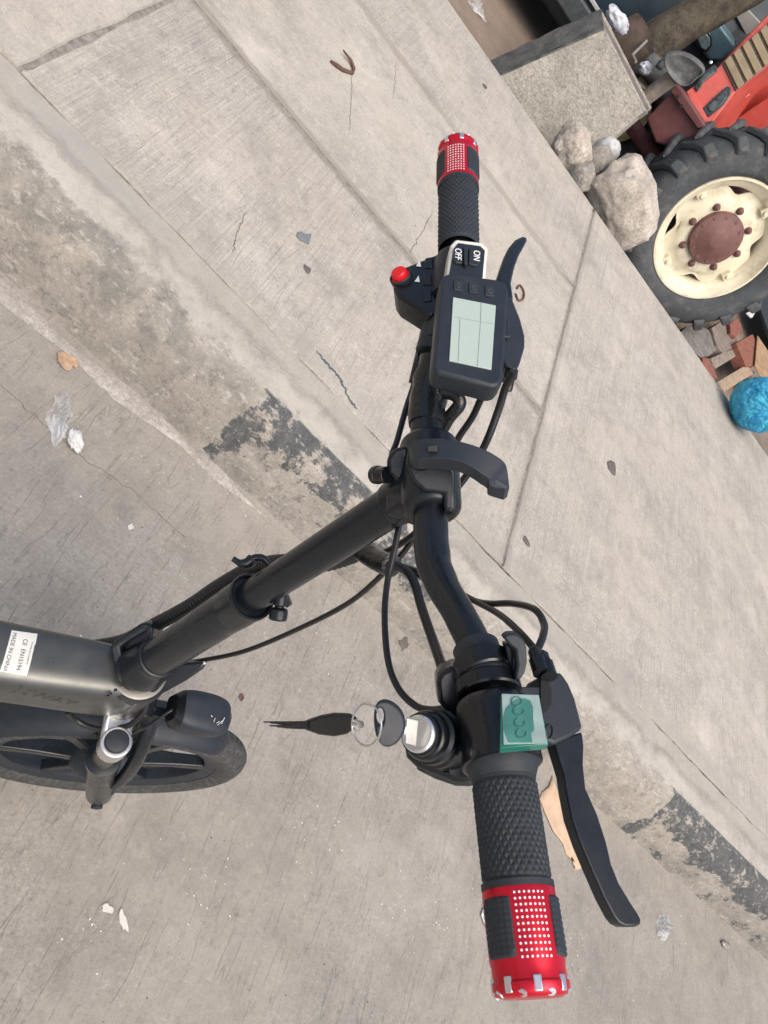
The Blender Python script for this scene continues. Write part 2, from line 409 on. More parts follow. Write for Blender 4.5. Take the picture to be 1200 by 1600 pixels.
def earth_mat():
    m = Mt('packed_earth', 0.95)
    c = m.mix(m.ramp(m.noise(2.5, detail=7), [(0.35, 0.0), (0.65, 1.0)]), (0.17, 0.13, 0.10), (0.27, 0.215, 0.17))
    c = m.mix(m.ramp(m.noise(80, detail=6, rough=0.7), [(0.5, 0.0), (0.75, 0.6)]), c, (0.34, 0.30, 0.26))
    m.color(c); m.bump(m.noise(60, detail=7, rough=0.7), 0.01); return m.m
EARTH = earth_mat()
def stone(name, a, b, sc=9, spots=True, bd=0.01):
    m = Mt(name, 0.9)
    c = m.mix(m.ramp(m.noise(sc, detail=7, rough=0.75), [(0.38, 0.0), (0.62, 1.0)]), a, b)
    c = m.mix(m.ramp(m.noise(sc * 9, detail=8, rough=0.85), [(0.46, 0.0), (0.60, 0.7)]), c, tuple(x * 0.55 for x in a))
    if spots: c = m.mix(m.ramp(m.noise(sc * 5, detail=6, rough=0.8, loc=(3, 3, 1)), [(0.55, 0.0), (0.68, 0.7)]), c, (0.62, 0.57, 0.50))
    m.color(c); m.bump(m.noise(sc * 7, detail=8, rough=0.75), bd); return m.m
ROCK = stone('pale_limestone', (0.44, 0.39, 0.33), (0.66, 0.60, 0.52), 7)
ROCKG2 = stone('dusty_grey_stone', (0.27, 0.25, 0.22), (0.42, 0.39, 0.345), 9)
ROCKG = stone('grey_rubble_stone', (0.16, 0.15, 0.14), (0.32, 0.30, 0.27), 9, False)
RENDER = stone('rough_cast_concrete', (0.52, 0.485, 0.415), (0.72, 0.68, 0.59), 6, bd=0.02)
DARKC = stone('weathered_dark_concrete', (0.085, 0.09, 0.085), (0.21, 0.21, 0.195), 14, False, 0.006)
BARK = stone('mossy_bark', (0.085, 0.065, 0.05), (0.21, 0.19, 0.13), 12, False, 0.02)
RUST = stone('rusted_steel', (0.10, 0.05, 0.035), (0.17, 0.10, 0.075), 20, False, 0.002)
WOOD = simple('grey_weathered_wood', (0.24, 0.20, 0.16), 0.85, var=0.35, scale=25, bump=0.002, bscale=90)
BRICK = simple('red_clay_brick', (0.22, 0.078, 0.052), 0.9, var=0.3, scale=25, bump=0.002, bscale=90, dust=0.4)
TRED = simple('faded_red_tractor_paint', (0.53, 0.085, 0.065), 0.45, var=0.15, scale=6, dust=0.6, dustc=(0.5, 0.2, 0.16))
TMAR = simple('maroon_cast_iron', (0.15, 0.055, 0.055), 0.65, var=0.2, scale=10, dust=0.35, dustc=(0.25, 0.16, 0.15))
CREAM = simple('cream_rim_paint', (0.72, 0.665, 0.50), 0.55, var=0.12, scale=5, dust=0.75, dustc=(0.36, 0.27, 0.17))
HUBM = simple('maroon_hub_paint', (0.16, 0.075, 0.065), 0.6, var=0.15, scale=20, dust=0.3, dustc=(0.2, 0.13, 0.12))
TTYRE = simple('tractor_tyre_rubber', (0.055, 0.062, 0.067), 0.8, var=0.25, scale=6, dust=0.6, dustc=(0.19, 0.175, 0.155), bump=0.004, bscale=60)
TAN = simple('tan_slat_paint', (0.42, 0.34, 0.22), 0.6, var=0.15, scale=15, dust=0.2)
TEAL = simple('teal_vehicle_paint', (0.10, 0.20, 0.25), 0.35, var=0.15, scale=6, dust=0.2)
NAVY = simple('dark_blue_vehicle_paint', (0.018, 0.038, 0.052), 0.4, var=0.3, scale=4, dust=0.2, dustc=(0.08, 0.09, 0.09))
DARKG = simple('dark_lamp_glass', (0.03, 0.04, 0.042), 0.12, var=0.3, scale=20)
GREYB = simple('grey_bucket_rubber', (0.10, 0.105, 0.105), 0.7, var=0.35, scale=12, dust=0.5, dustc=(0.26, 0.25, 0.23), bump=0.004, bscale=40)
LEAF = simple('dry_brown_leaf', (0.40, 0.27, 0.18), 0.8, var=0.25, scale=60, bump=0.001, bscale=200)
CARD = simple('torn_cardboard', (0.53, 0.385, 0.265), 0.85, var=0.14, scale=20, bump=0.0006, bscale=120)
BAGB = Mt('blue_plastic_bag', 0.28)
BAGB.color(BAGB.mix(BAGB.ramp(BAGB.noise(7, detail=5), [(0.35, 0.0), (0.65, 1.0)]), (0.015, 0.26, 0.50), (0.07, 0.52, 0.72)))
BAGB.bump(BAGB.noise(28, detail=4, dist=1.5), 0.03, 0.9); BAGB.b.inputs['Subsurface Weight'].default_value = 0.0; BAGB = BAGB.m
LEATH = simple('black_leather_fob', (0.010, 0.011, 0.013), 0.2, var=0.4, scale=150, bump=0.0003, bscale=200)

# ------------------------------------------------------------------ ground, kerb, pavement
H = 0.20
YE = 4.125            # far edge of the raised pavement
LOT = -0.18
def sheet(name, x0, x1, y0, y1, z, nx, ny, mat, amp=0.0, sc=1.0):
    g = G(); vs = []
    for j in range(ny + 1):
        for i in range(nx + 1):
            x = x0 + (x1 - x0) * i / nx; y = y0 + (y1 - y0) * j / ny
            vs.append(V((x, y, z + (noise.noise(V((x * sc, y * sc, 3.3))) * amp if amp else 0))))
    fs = [(j * (nx + 1) + i, j * (nx + 1) + i + 1, (j + 1) * (nx + 1) + i + 1, (j + 1) * (nx + 1) + i) for j in range(ny) for i in range(nx)]
    g.add(vs, fs); return struct(g.obj(name, mat))
sheet('road', -60, 60, -60, 1.235, 0, 60, 30, road_m.m)
sheet('ground', -60, 60, 4.06, 80, LOT, 150, 100, EARTH, 0.02, 1.7)

def kerb():
    prof = [(1.205, -0.03), (1.222, 0.0), (1.232, 0.03), (1.246, 0.085), (1.258, 0.13), (1.276, 0.162), (1.302, 0.186), (1.338, 0.197), (1.37, 0.2), (1.42, 0.2015), (1.47, 0.2005), (1.505, 0.1985), (1.512, 0.185), (1.512, -0.03)]
    xs = list(np.arange(-4, 6.001, 0.02)); xs = [-60, -20] + xs + [20, 60]
    g = G(); vs = []
    for x in xs:
        for k, (y, z) in enumerate(prof):
            a = 0.013 if 1 < k < 9 else 0.005
            n1 = noise.fractal(V((x * 7, y * 9, z * 9)), 1.0, 2.0, 4) * a
            n2 = noise.noise(V((x * 1.3, k * 0.1, 0))) * 0.006 if k > 1 else 0
            if k in (0, 13): n1 = n2 = 0
            vs.append(V((x, y + n1 * 0.7 + n2 + (noise.noise(V((x * 16, 4, 2))) * 0.006 if k in (11, 12) else 0), z + (n1 * 0.5 if k > 1 else 0))))
    n = len(prof)
    fs = [(i * n + k, i * n + k + 1, (i + 1) * n + k + 1, (i + 1) * n + k) for i in range(len(xs) - 1) for k in range(n - 1)]
    g.add(vs, fs); return struct(g.obj('kerb', kerb_mat))
kerb()
# bed under the pavement panels; its far side is the drop to the yard
g = G(); g.box(V((0, (1.512 + YE - 0.03) / 2, (H - 0.007 - 0.35) / 2)), V((60, 0, 0)), V((0, (YE - 0.03 - 1.512) / 2, 0)), V((0, 0, (H - 0.007 + 0.35) / 2)))
pav = struct(g.obj('pavement', grout))

def panel(x0, x1, y0, y1, mat, drop=0.0, gx=0.005, gy=0.006, far=False):
    """one cast concrete panel: irregular worn edges, a small chamfer, real thickness"""
    def edge(ax, bx, ay, by, n):
        out = []
        for i in range(n):
            t = i / n; x = ax + (bx - ax) * t; y = ay + (by - ay) * t
            q = noise.fractal(V((x * 9, y * 9, 1.7)), 1.0, 2.0, 4)
            sp = max(0, noise.noise(V((x * 4.1, y * 4.1, 9.0))) - 0.25) * 0.022
            out.append((x, y, q * 0.005 + sp))
        return out
    X0, X1, Y0, Y1 = x0 + gx, x1 - gx, y0 + gy, y1 - (0 if far else gy)
    nx = max(4, int((X1 - X0) / 0.03)); ny = max(4, int((Y1 - Y0) / 0.03)); nx = min(nx, 200)
    cx, cy = (X0 + X1) / 2, (Y0 + Y1) / 2
    ring = []
    for (a, b, c, d, n, nrm) in ((X0, X1, Y0, Y0, nx, (0, 1)), (X1, X1, Y0, Y1, ny, (-1, 0)), (X1, X0, Y1, Y1, nx, (0, -1)), (X0, X0, Y1, Y0, ny, (1, 0))):
        for x, y, q in edge(a, b, c, d, n):
            k = 0.35 if far and nrm == (0, -1) else 1
            ring.append((x + nrm[0] * q * k, y + nrm[1] * q * k, nrm))
    top = [V((x + nr[0] * 0.005, y + nr[1] * 0.005, H - drop)) for x, y, nr in ring]
    mid = [V((x, y, H - drop - 0.005)) for x, y, nr in ring]
    bot = [V((x, y, H - 0.08)) for x, y, nr in ring]
    n = len(ring); g = G()
    g.add(top + mid + bot, [tuple(range(n))] + [(a * n + i, (a + 1) * n + i, (a + 1) * n + (i + 1) % n, a * n + (i + 1) % n) for a in (0, 1) for i in range(n)])
    o = g.obj('slab_panel', mat, pav); return o
XT = 1.19
xj = [-20, -7.46, -5.73, -4.0, -2.27, -0.545, XT]
for i in range(len(xj) - 1):
    panel(xj[i], xj[i + 1], 1.505, 2.293, slab2_m.m if i == 4 else slab_m.m, 0.001 * (i % 2), gy=0.010)
for i, (a_, b_) in enumerate(((-20, -5.73), (-5.73, -2.27), (-2.27, XT))):
    panel(a_, b_, 2.293, 3.255, slab2_m.m if i == 2 else slab_m.m, 0.002 * (i % 2), gy=0.004)
    panel(a_, b_, 3.255, YE, slab_m.m, 0.001 * ((i + 1) % 2), gy=0.002, far=True)
for a_, b_ in ((XT, 4.65), (4.65, 8.1), (8.1, 20)):
    panel(a_, b_, 1.509, YE, slab_m.m, 0.001, gy=0.006, far=True)

# mortar bead along the foot of the kerb
g = G(); vs = []; xs = list(np.arange(-0.9, 0.52, 0.012)); nW = 5
for x in xs:
    wd = 0.016 + 0.014 * (noise.noise(V((x * 6, 0, 0))) + 0.4) + 0.006 * noise.noise(V((x * 40, 1, 0)))
    if x > 0.36: wd *= max(0.05, (0.52 - x) / 0.16)
    c = 1.187 + 0.018 * noise.noise(V((x * 2.2, 5, 0))) + max(0, x) * 0.03
    for k in range(nW):
        t = k / (nW - 1) * 2 - 1
        vs.append(V((x, c + t * max(0.004, wd), 0.001 + 0.005 * (1 - t * t) * (0.7 + 0.5 * noise.noise(V((x * 30, k, 0)))))))
g.add(vs, [(i * nW + k, i * nW + k + 1, (i + 1) * nW + k + 1, (i + 1) * nW + k) for i in range(len(xs) - 1) for k in range(nW - 1)])
struct(g.obj('mortar_bead', stone('pale_mortar', (0.33, 0.31, 0.28), (0.46, 0.43, 0.39), 12, bd=0.003)))

# thin cracks as shallow dark ridges of dirt lying in the surface
def crack(name, pts, z, wd, mat, seed=0):
    P = cr([V((p.x, p.y, 0)) for p in pts], 14); g = G(); vs = []; n = len(P)
    for i, p in enumerate(P):
        T = (P[min(i + 1, n - 1)] - P[max(0, i - 1)]).normalized(); Nn = V((-T.y, T.x, 0))
        q = Nn * noise.fractal(V((i * 0.35, seed, 0)), 1.0, 2.0, 3) * 0.008
        ww = wd * (0.35 + 0.9 * abs(noise.noise(V((i * 0.5, seed + 5, 0))))) * min(1, i / 4 + 0.1, (n - 1 - i) / 4 + 0.1)
        for s, dz in ((-1, 0.0), (0, 0.0012), (1, 0.0)): vs.append(V((p.x, p.y, z + 0.0008 + dz)) + q + Nn * ww * s)
    g.add(vs, [(i * 3 + k, i * 3 + k + 1, i * 3 + k + 4, i * 3 + k + 3) for i in range(n - 1) for k in (0, 1)])
    return struct(g.obj(name, mat))
CRK = simple('crack_dirt', (0.19, 0.178, 0.155), 0.95, var=0.3)
CRKP = simple('crack_filler', (0.36, 0.335, 0.305), 0.95, var=0.1)
crack('slab_crack', [onz(365, 395, H), onz(368, 372, H), onz(378, 345, H), onz(386, 330, H)], H, 0.002, CRK, 1)
crack('slab_crack', [onz(494, 548, H), onz(514, 572, H), onz(530, 590, H), onz(545, 622, H), onz(558, 640, H)], H, 0.007, simple('tar_smear', (0.08, 0.095, 0.105), 0.7), 2)
crack('slab_crack', [onz(549, 115, H), onz(549, 145, H), onz(547, 180, H), onz(546, 205, H)], H, 0.002, CRK, 3)
crack('slab_crack', [onz(619, 95, H), onz(617, 125, H), onz(614, 155, H)], H, 0.0016, CRK, 4)
crack('slab_crack', [onz(640, 395, H), onz(650, 378, H), onz(662, 358, H), onz(676, 330, H)], H, 0.0025, CRK, 6)
crack('road_crack', [onz(490, 930, 0), onz(515, 960, 0), onz(535, 990, 0), onz(550, 1015, 0), onz(560, 1045, 0), onz(590, 1080, 0)], 0, 0.0025, CRKP, 5)
crack('road_crack', [onz(0, 600, 0), onz(60, 655, 0), onz(130, 715, 0), onz(210, 770, 0), onz(290, 842, 0)], 0, 0.0016, CRK, 8)

# ------------------------------------------------------------------ loose bits lying about
def flake(name, cx, cy, z, pts, mat, th=0.0012, curl=0.004, label=None, cat=None, group=None, P=None):
    """thin irregular sheet (pts = pixel outline) with a little curl and real thickness"""
    poly = [onz(u, v, z) for u, v in pts]; c = sum(poly, V((0, 0, 0))) / len(poly)
    g = G(); R = 5; vs = [c + V((0, 0, th + curl * 0.3))]; n = len(poly)
    for k in range(1, R + 1):
        for p in poly:
            q = c.lerp(p, k / R); h = th + curl * ((k / R) ** 2) * (0.5 + noise.noise(q * 25)) + 0.3 * curl * noise.noise(q * 60)
            vs.append(V((q.x, q.y, z + max(th, h))))
    fs = [(0, 1 + i, 1 + (i + 1) % n) for i in range(n)]
    for k in range(R - 1):
        for i in range(n): fs.append((1 + k * n + i, 1 + (k + 1) * n + i, 1 + (k + 1) * n + (i + 1) % n, 1 + k * n + (i + 1) % n))
    vs[0] = V((c.x, c.y, z + th + curl * 0.2))
    g.add(vs, fs)
    b = V((c.x, c.y, z))
    o = g.obj(name, mat, base=b)
    s = o.modifiers.new('th', 'SOLIDIFY'); s.thickness = th; s.offset = -1
    return tag(o, label, cat, group)
def rough_poly(u, v, rx, ry, n=14, j=0.3, seed=0, ang=0.0):
    rr = random.Random(seed); out = []
    for i in range(n):
        t = 2 * PI * i / n; r = 1 + rr.uniform(-j, j); x = math.cos(t) * rx * r; y = math.sin(t) * ry * r
        out.append((u + x * math.cos(ang) - y * math.sin(ang), v + x * math.sin(ang) + y * math.cos(ang)))
    return out
flake('dry_leaf', 0, 0, 0, [(88, 553), (96, 549), (104, 552), (109, 550), (112, 558), (118, 566), (121, 573), (117, 577), (112, 573), (110, 580), (101, 580), (94, 573), (89, 566)], LEAF, 0.0006, 0.012, 'curled dry brown leaf lying on the road near the kerb', 'leaf')
flake('cardboard_scrap', 0, 0, 0, [(862, 1212), (866, 1228), (876, 1240), (886, 1256), (892, 1290), (902, 1318), (914, 1345), (906, 1358), (897, 1359), (895, 1348), (884, 1335), (878, 1318), (862, 1298), (850, 1270), (842, 1248), (846, 1238), (856, 1230)], CARD, 0.002, 0.006, 'torn tan cardboard strip on the road beneath the right brake lever', 'cardboard')
flake('paper_scrap', 0, 0, 0, [(757, 1408), (768, 1404), (782, 1430), (786, 1478), (770, 1468), (755, 1446), (749, 1430)], PAPER, 0.0008, 0.008, 'white paper scrap on the road half hidden by the right grip', 'paper')
GFL = simple('grey_blue_paint_flake', (0.16, 0.175, 0.18), 0.7, var=0.1)
DFL = simple('dark_dirt_flake', (0.12, 0.105, 0.095), 0.9, var=0.2)
PFL = simple('plaster_flake', (0.54, 0.52, 0.48), 0.9, var=0.1)
flake('paint_flake', 0, 0, H, [(464, 364), (470, 362), (476, 366), (486, 366), (484, 374), (482, 382), (474, 378), (468, 376), (463, 370)], GFL, 0.0008, 0.001, 'blue grey paint flake on the pavement, largest of the small spots', 'flake')
flake('paint_flake', 0, 0, H, rough_poly(480, 421, 9, 4, 9, 0.35, 3, 1.1), DFL, 0.0008, 0.001, 'narrow grey flake on the pavement below the blue grey one', 'flake')
flake('dirt_flake', 0, 0, H, rough_poly(957, 734, 7, 12, 9, 0.45, 4, -0.3), DFL, 0.0005, 0.0006, 'small dark arrow shaped flake in the middle of the broad pavement', 'flake')
flake('dirt_flake', 0, 0, H, rough_poly(822, 845, 3, 9, 9, 0.3, 5, -0.5), DFL, 0.0005, 0.0006, 'thin dark flake beside the cross joint in the pavement', 'flake')
flake('twig', 0, 0, H, rough_poly(757, 135, 2, 5, 7, 0.3, 6, -0.6), DFL, 0.002, 0.001, 'tiny dark twig on the pavement left of the concrete planter', 'twig')
flake('paint_flake', 0, 0, 0, rough_poly(631, 1006, 8, 11, 11, 0.35, 9, 0.2), DFL, 0.0006, 0.001, 'dark grey blot on the road inside the loop of the long cable', 'flake')
flake('rust_flake', 0, 0, 0, rough_poly(377, 1090, 4, 6, 8, 0.3, 10, 0.2), RUST, 0.001, 0.001, 'small rust red chip on the road right of the headlight', 'chip')
flake('plaster_chip', 0, 0, 0, rough_poly(167, 1419, 10, 7, 12, 0.5, 11), PFL, 0.001, 0.002, 'white plaster smear on the road below the front wheel, the left one', 'plaster')
flake('plaster_chip', 0, 0, 0, rough_poly(193, 1440, 5, 20, 14, 0.5, 12, -0.2), PFL, 0.001, 0.002, 'long white plaster smear on the road just right of the round one', 'plaster')
flake('plaster_chip', 0, 0, 0, rough_poly(203, 823, 6, 4, 10, 0.5, 13), PFL, 0.002, 0.002, 'white plaster crumb on the road left of the lower kerb', 'plaster')
# grit: nobody could count it
g = G(); rr = random.Random(5)
def chip(x, y, z, s):
    c = V((x, y, z + s * 0.3)); a = rr.uniform(0, PI)
    X = V((math.cos(a), math.sin(a), 0)) * s * rr.uniform(0.6, 1.4); Y = V((-math.sin(a), math.cos(a), 0)) * s * rr.uniform(0.5, 1)
    vs = [c + X, c + Y, c - X * rr.uniform(0.6, 1), c - Y, c + V((0, 0, s * 0.5)), c - V((0, 0, s * 0.6))]
    g.add(vs, [(0, 1, 4), (1, 2, 4), (2, 3, 4), (3, 0, 4), (1, 0, 5), (2, 1, 5), (3, 2, 5), (0, 3, 5)])
for i in range(900):
    x, y = rr.uniform(-1.6, 3.2), rr.uniform(-1.3, 1.21)
    if rr.random() > 0.5: y = 1.21 - abs(rr.gauss(0, 0.35))
    chip(x, y, 0, rr.choice([0.0007, 0.001, 0.0013, 0.0016, 0.0022]) * rr.uniform(0.7, 1.2))
for i in range(260):
    chip(rr.uniform(-1.5, 4), rr.uniform(1.3, 4.1), H, rr.uniform(0.0008, 0.002))
for u, v, k in ((500, 1300, 14), (735, 1420, 0), (900, 1500, 12), (320, 1390, 14), (620, 1440, 16), (700, 1440, 10), (530, 1000, 10), (150, 1450, 12), (460, 1310, 4)):
    c = onz(u, v, 0)
    for i in range(k): chip(c.x + rr.gauss(0, 0.04), c.y + rr.gauss(0, 0.04), 0, rr.uniform(0.0012, 0.003))
stuff(g.obj('grit', simple('pale_grit', (0.68, 0.66, 0.62), 0.8, var=0.15), smooth=False), 'pale specks of grit strewn over the road and pavement', 'grit')
g = G()
for i in range(420): chip(rr.uniform(-1.6, 3.2), rr.uniform(-1.3, 1.2), 0, rr.uniform(0.0008, 0.0026))
for i in range(260): chip(rr.uniform(-1.5, 4), rr.uniform(1.52, 4.1), H, rr.uniform(0.0008, 0.003))
stuff(g.obj('dirt_specks', simple('dark_grit', (0.09, 0.08, 0.07), 0.9, var=0.2), smooth=False), 'dark specks of dirt strewn over the road and pavement', 'dirt')

def crumple(name, c, sx, sy, sz, mat, seed, label, cat, amp=0.35, rotz=0.0, freq=2.0, sub=4, group=None):
    """crumpled foil or bag: icosphere with ridged noise"""
    bm = bmesh.new(); bmesh.ops.create_icosphere(bm, subdivisions=sub, radius=1)
    for v in bm.verts:
        d = v.co.normalized(); q = d * freq + V((seed, seed * 2, 0))
        r = 1 + amp * 0.5 * (1 - 2.4 * abs(noise.noise(q))) - amp * 0.35 * abs(noise.noise(q * 1.9 + V((3, 1, 2)))) + amp * 0.10 * noise.noise(q * 4)
        p = d * r; v.co = V((p.x * sx, p.y * sy, p.z * sz))
        v.co.rotate(Matrix.Rotation(rotz, 3, 'Z'))
    zmin = min(v.co.z for v in bm.verts)
    for v in bm.verts: v.co.z -= zmin * 0.93
    for f_ in bm.faces: f_.smooth = True
    me = bpy.data.meshes.new(name); bm.to_mesh(me); bm.free(); me.materials.append(mat)
    o = bpy.data.objects.new(name, me); scene.collection.objects.link(o); o.location = c
    return tag(o, label, cat, group)
def film_sheet(name, c, r, seed, label, cat, ar=0.75, rot=0.0, hk=0.5, N=16, parent=None, mat=None):
    g = G(); vs = []; rr_ = random.Random(seed)
    for j in range(N + 1):
        for i in range(N + 1):
            x, y = i / N * 2 - 1, j / N * 2 - 1
            # square to disc, ragged
            px = x * math.sqrt(max(0, 1 - y * y / 2)); py = y * math.sqrt(max(0, 1 - x * x / 2)); d = math.hypot(px, py)
            a = math.atan2(py, px); k = 1 + 0.30 * noise.noise(V((math.cos(a) * 1.6 + seed, math.sin(a) * 1.6, 0)))
            px, py = px * k + rr_.uniform(-.04, .04), py * k + rr_.uniform(-.04, .04)
            h = abs(noise.noise(V((px * 2.2 + seed, py * 2.2, 0)))) * 1.5 + abs(noise.noise(V((px * 5 + seed, py * 5, 2)))) * 0.9
            h *= (1 - 0.75 * d * d)
            ca, sa = math.cos(rot), math.sin(rot); X = px * r; Y = py * r * ar
            vs.append(c + V((X * ca - Y * sa, X * sa + Y * ca, 0.001 + max(0, h) * r * hk)))
    g.add(vs, [(j * (N + 1) + i, j * (N + 1) + i + 1, (j + 1) * (N + 1) + i + 1, (j + 1) * (N + 1) + i) for j in range(N) for i in range(N)])
    # a folded second layer
    g2v = [V((c.x + (v - c).x * 0.72 + r * 0.06, c.y + (v - c).y * 0.7, v.z * 1.25 + 0.001)) for v in vs]
    g.add(g2v, [(j * (N + 1) + i, j * (N + 1) + i + 1, (j + 1) * (N + 1) + i + 1, (j + 1) * (N + 1) + i) for j in range(N) for i in range(N)])
    o = g.obj(name, mat or FILMB, parent, smooth=False, base=c)
    if label: tag(o, label, cat)
    return o
# clear bag knotted round something white, on the road by the kerb
c = onz(93, 655, 0)
t = thing('plastic_bag', c, 'small clear plastic bag with a white lump, lying on the road at the far left', 'bag')
film_sheet('film', onz(93, 655, 0), 0.062, 8, None, None, 0.42, -1.05, 0.42, parent=t)
o = crumple('knot', onz(115, 691, 0), 0.024, 0.014, 0.010, PAPER, 4, '', '', rotz=-0.8, amp=0.8, freq=1.6)
for k in ('label', 'category'): del o[k]
attach(o, t)
film_sheet('plastic_wrapper', onz(1034, 1448, 0), 0.056, 3, 'crumpled clear plastic wrapper on the road just past the right brake lever tip', 'wrapper', 0.7, 0.9, 0.55)
c = onz(1131, 1476, 0)
crumple('foil_scrap', c, 0.026, 0.011, 0.006, simple('dirty_foil', (0.38, 0.34, 0.29), 0.35, 0.4, var=0.5, scale=80), 9, 'small dirty foil scrap near the lower right corner beside the kerb', 'foil', rotz=0.2, amp=0.6)
film_sheet('plastic_wrapper', onz(742, 13, LOT), 0.11, 6, 'white plastic scrap on the bare earth left of the concrete planter', 'wrapper', 0.6, 0.2, 0.4)
# rusty bent iron on the pavement
g = G(); up9 = V((0, 0, 0.006))
for P, rr9 in (([onz(515, 97, H), onz(524, 104, H), onz(534, 111, H), onz(549, 116, H)], [0.004, 0.008, 0.0075, 0.006]), ([onz(549, 116, H), onz(551, 109, H), onz(545, 98, H) + up9, onz(531, 84, H) + up9 * 2], [0.006, 0.007, 0.006, 0.003])):
    g.tube([p + up9 for p in P], rr9, 8)
tag(g.obj('bent_iron', RUST, base=onz(535, 100, H)), 'V shaped piece of bent rusty iron on the pavement', 'scrap iron')
g = G(); P = [onz(806, 452, H), onz(811, 447, H), onz(817, 458, H), onz(815, 469, H), onz(808, 470, H), onz(804, 460, H)]
g.tube(cr([p + V((0, 0, 0.006)) for p in P], 6), 0.004, 8); tag(g.obj('wire_loop', RUST, base=onz(811, 460, H)), 'rusty wire loop on the pavement behind the left brake lever', 'wire')

# ------------------------------------------------------------------ yard behind the pavement
def rock(name, c, sx, sy, sz, mat, seed, label, rot=(0, 0, 0), amp=0.22, group=None, cat='rock', power=0.6):
    bm = bmesh.new(); bmesh.ops.create_icosphere(bm, subdivisions=5, radius=1)
    M3 = Matrix.Rotation(rot[2], 3, 'Z') @ Matrix.Rotation(rot[1], 3, 'Y') @ Matrix.Rotation(rot[0], 3, 'X')
    rr_ = random.Random(seed); planes = [(V((rr_.gauss(0, 1), rr_.gauss(0, 1), rr_.gauss(0, 1))).normalized(), rr_.uniform(0.80, 0.97)) for _ in range(9)]
    for v in bm.verts:
        d = v.co.normalized(); k = max(abs(d.x), abs(d.y), abs(d.z)); p = d * (1 / k) ** power
        for pn, pd in planes:
            e = p.dot(pn) - pd * 1.1
            if e > 0: p = p - pn * e * 0.9
        p *= 1 + amp * 0.35 * noise.fractal(d * 1.7 + V((seed, 0, 0)), 1.0, 2.0, 5) + 0.03 * noise.noise(d * 11)
        v.co = M3 @ V((p.x * sx, p.y * sy, p.z * sz))
    me = bpy.data.meshes.new(name); bm.to_mesh(me); bm.free(); me.materials.append(mat)
    me.polygons.foreach_set('use_smooth', [True] * len(me.polygons))
    o = bpy.data.objects.new(name, me); scene.collection.objects.link(o); o.location = c
    if label: tag(o, label, cat, group)
    return o
def ony(u, v, y): return on(u, v, V((0, y, 0)), V((0, 1, 0)))
p = ony(972, 318, 4.36); rock('boulder', p, 0.235, 0.175, 0.185, ROCK, 21, 'large pale limestone boulder against the pavement edge by the tractor wheel', rot=(0.1, 0.42, 0.1), power=0.45, amp=0.3)
p = ony(893, 230, 4.34); rock('stone', p, 0.115, 0.10, 0.105, ROCK, 31, 'rounded pale stone at the foot of the concrete planter', rot=(0, 0.4, 0.5), power=0.35, amp=0.35)
p = ony(906, 276, 4.28); rock('stone', p, 0.085, 0.07, 0.075, ROCKG2, 32, 'small grey stone between the boulder and the rounded stone', rot=(0.4, 0.5, 0), power=0.4)
p = ony(928, 255, 4.46); rock('stone', p, 0.10, 0.09, 0.10, ROCKG2, 33, 'dusty stone wedged behind the boulder top', rot=(0.4, 0.1, 0.9), power=0.4)
# heap that carries the stones
g = G(); vs = []; N1 = 36
for j in range(12):
    for i in range(N1 + 1):
        x = 0.5 + 1.1 * i / N1; y = 4.09 + 0.5 * j / 11
        e = math.sin(PI * min(1, max(0, (x - 0.5) / 1.1))) ** 0.5 * (1 - (j / 11) ** 2)
        vs.append(V((x, y, LOT - 0.02 + 0.27 * e + 0.05 * noise.fractal(V((x * 9, y * 9, 0)), 1, 2, 4) * e)))
g.add(vs, [(j * (N1 + 1) + i, j * (N1 + 1) + i + 1, (j + 1) * (N1 + 1) + i + 1, (j + 1) * (N1 + 1) + i) for j in range(11) for i in range(N1)])
stuff(g.obj('rubble_heap', ROCKG), 'loose earth and rubble banked under the stones at the pavement edge', 'rubble')
p = ony(942, 240, 4.55)
crumple('plastic_cup', p - V((0, 0, 0.06)), 0.07, 0.05, 0.08, simple('grey_milky_plastic', (0.42, 0.44, 0.44), 0.4), 12, 'grey milky plastic tub squashed behind the boulder', 'tub', amp=0.15)

# concrete planter: front face corners in the photo
bt = thing('concrete_planter', (0.75, 4.7, LOT), 'big rough cast concrete planter with a dark left side behind the pavement', 'planter')
FT_L = ony(944, 42, 4.78); FT_R = on(1013, 172, V((1.03, 4.60, 0.5)), V((0.39, 0.92, 0)))
FT_R = V((1.035, 4.60, 0.555)); FT_L = V((0.60, 4.78, 0.56))
FB_L = V((0.36, 4.74, LOT)); FB_R = V((1.07, 4.46, LOT))
bk = V((0.05, 0.17, 0)); bkL = V((-0.06, 0.20, 0))
g = G()
def wallq(a, b, c, d, nn=26, amp=0.006):
    vs = []; 
    for j in range(nn + 1):
        for i in range(nn + 1):
            p = a.lerp(b, i / nn).lerp(d.lerp(c, i / nn), j / nn); vs.append(p)
    return vs, [(j * (nn + 1) + i, j * (nn + 1) + i + 1, (j + 1) * (nn + 1) + i + 1, (j + 1) * (nn + 1) + i) for j in range(nn) for i in range(nn)]
nrm = (FT_R - FT_L).cross(V((0, 0, 1))).normalized()
vs, fs = wallq(FB_L, FB_R, FT_R, FT_L)
vs = [v + nrm * (0.006 * noise.fractal(v * 9, 1, 2, 4)) for v in vs]
g.add(vs, fs)
th = 0.05
inR, inL = FT_R + bk * 0.12, FT_L + bkL * 0.12
g.add([FT_L, FT_R, inR, inL], [(0, 1, 2, 3)])
g.add([FT_R, FB_R, FB_R + bk, FT_R + bk], [(0, 1, 2, 3)])
g.add([FT_R + bk, FB_R + bk, FB_L + bkL, FT_L + bkL], [(0, 1, 2, 3)])
g.add([inL, inR, inR - V((0, 0, 0.06)), inL - V((0, 0, 0.06))], [(0, 1, 2, 3)])
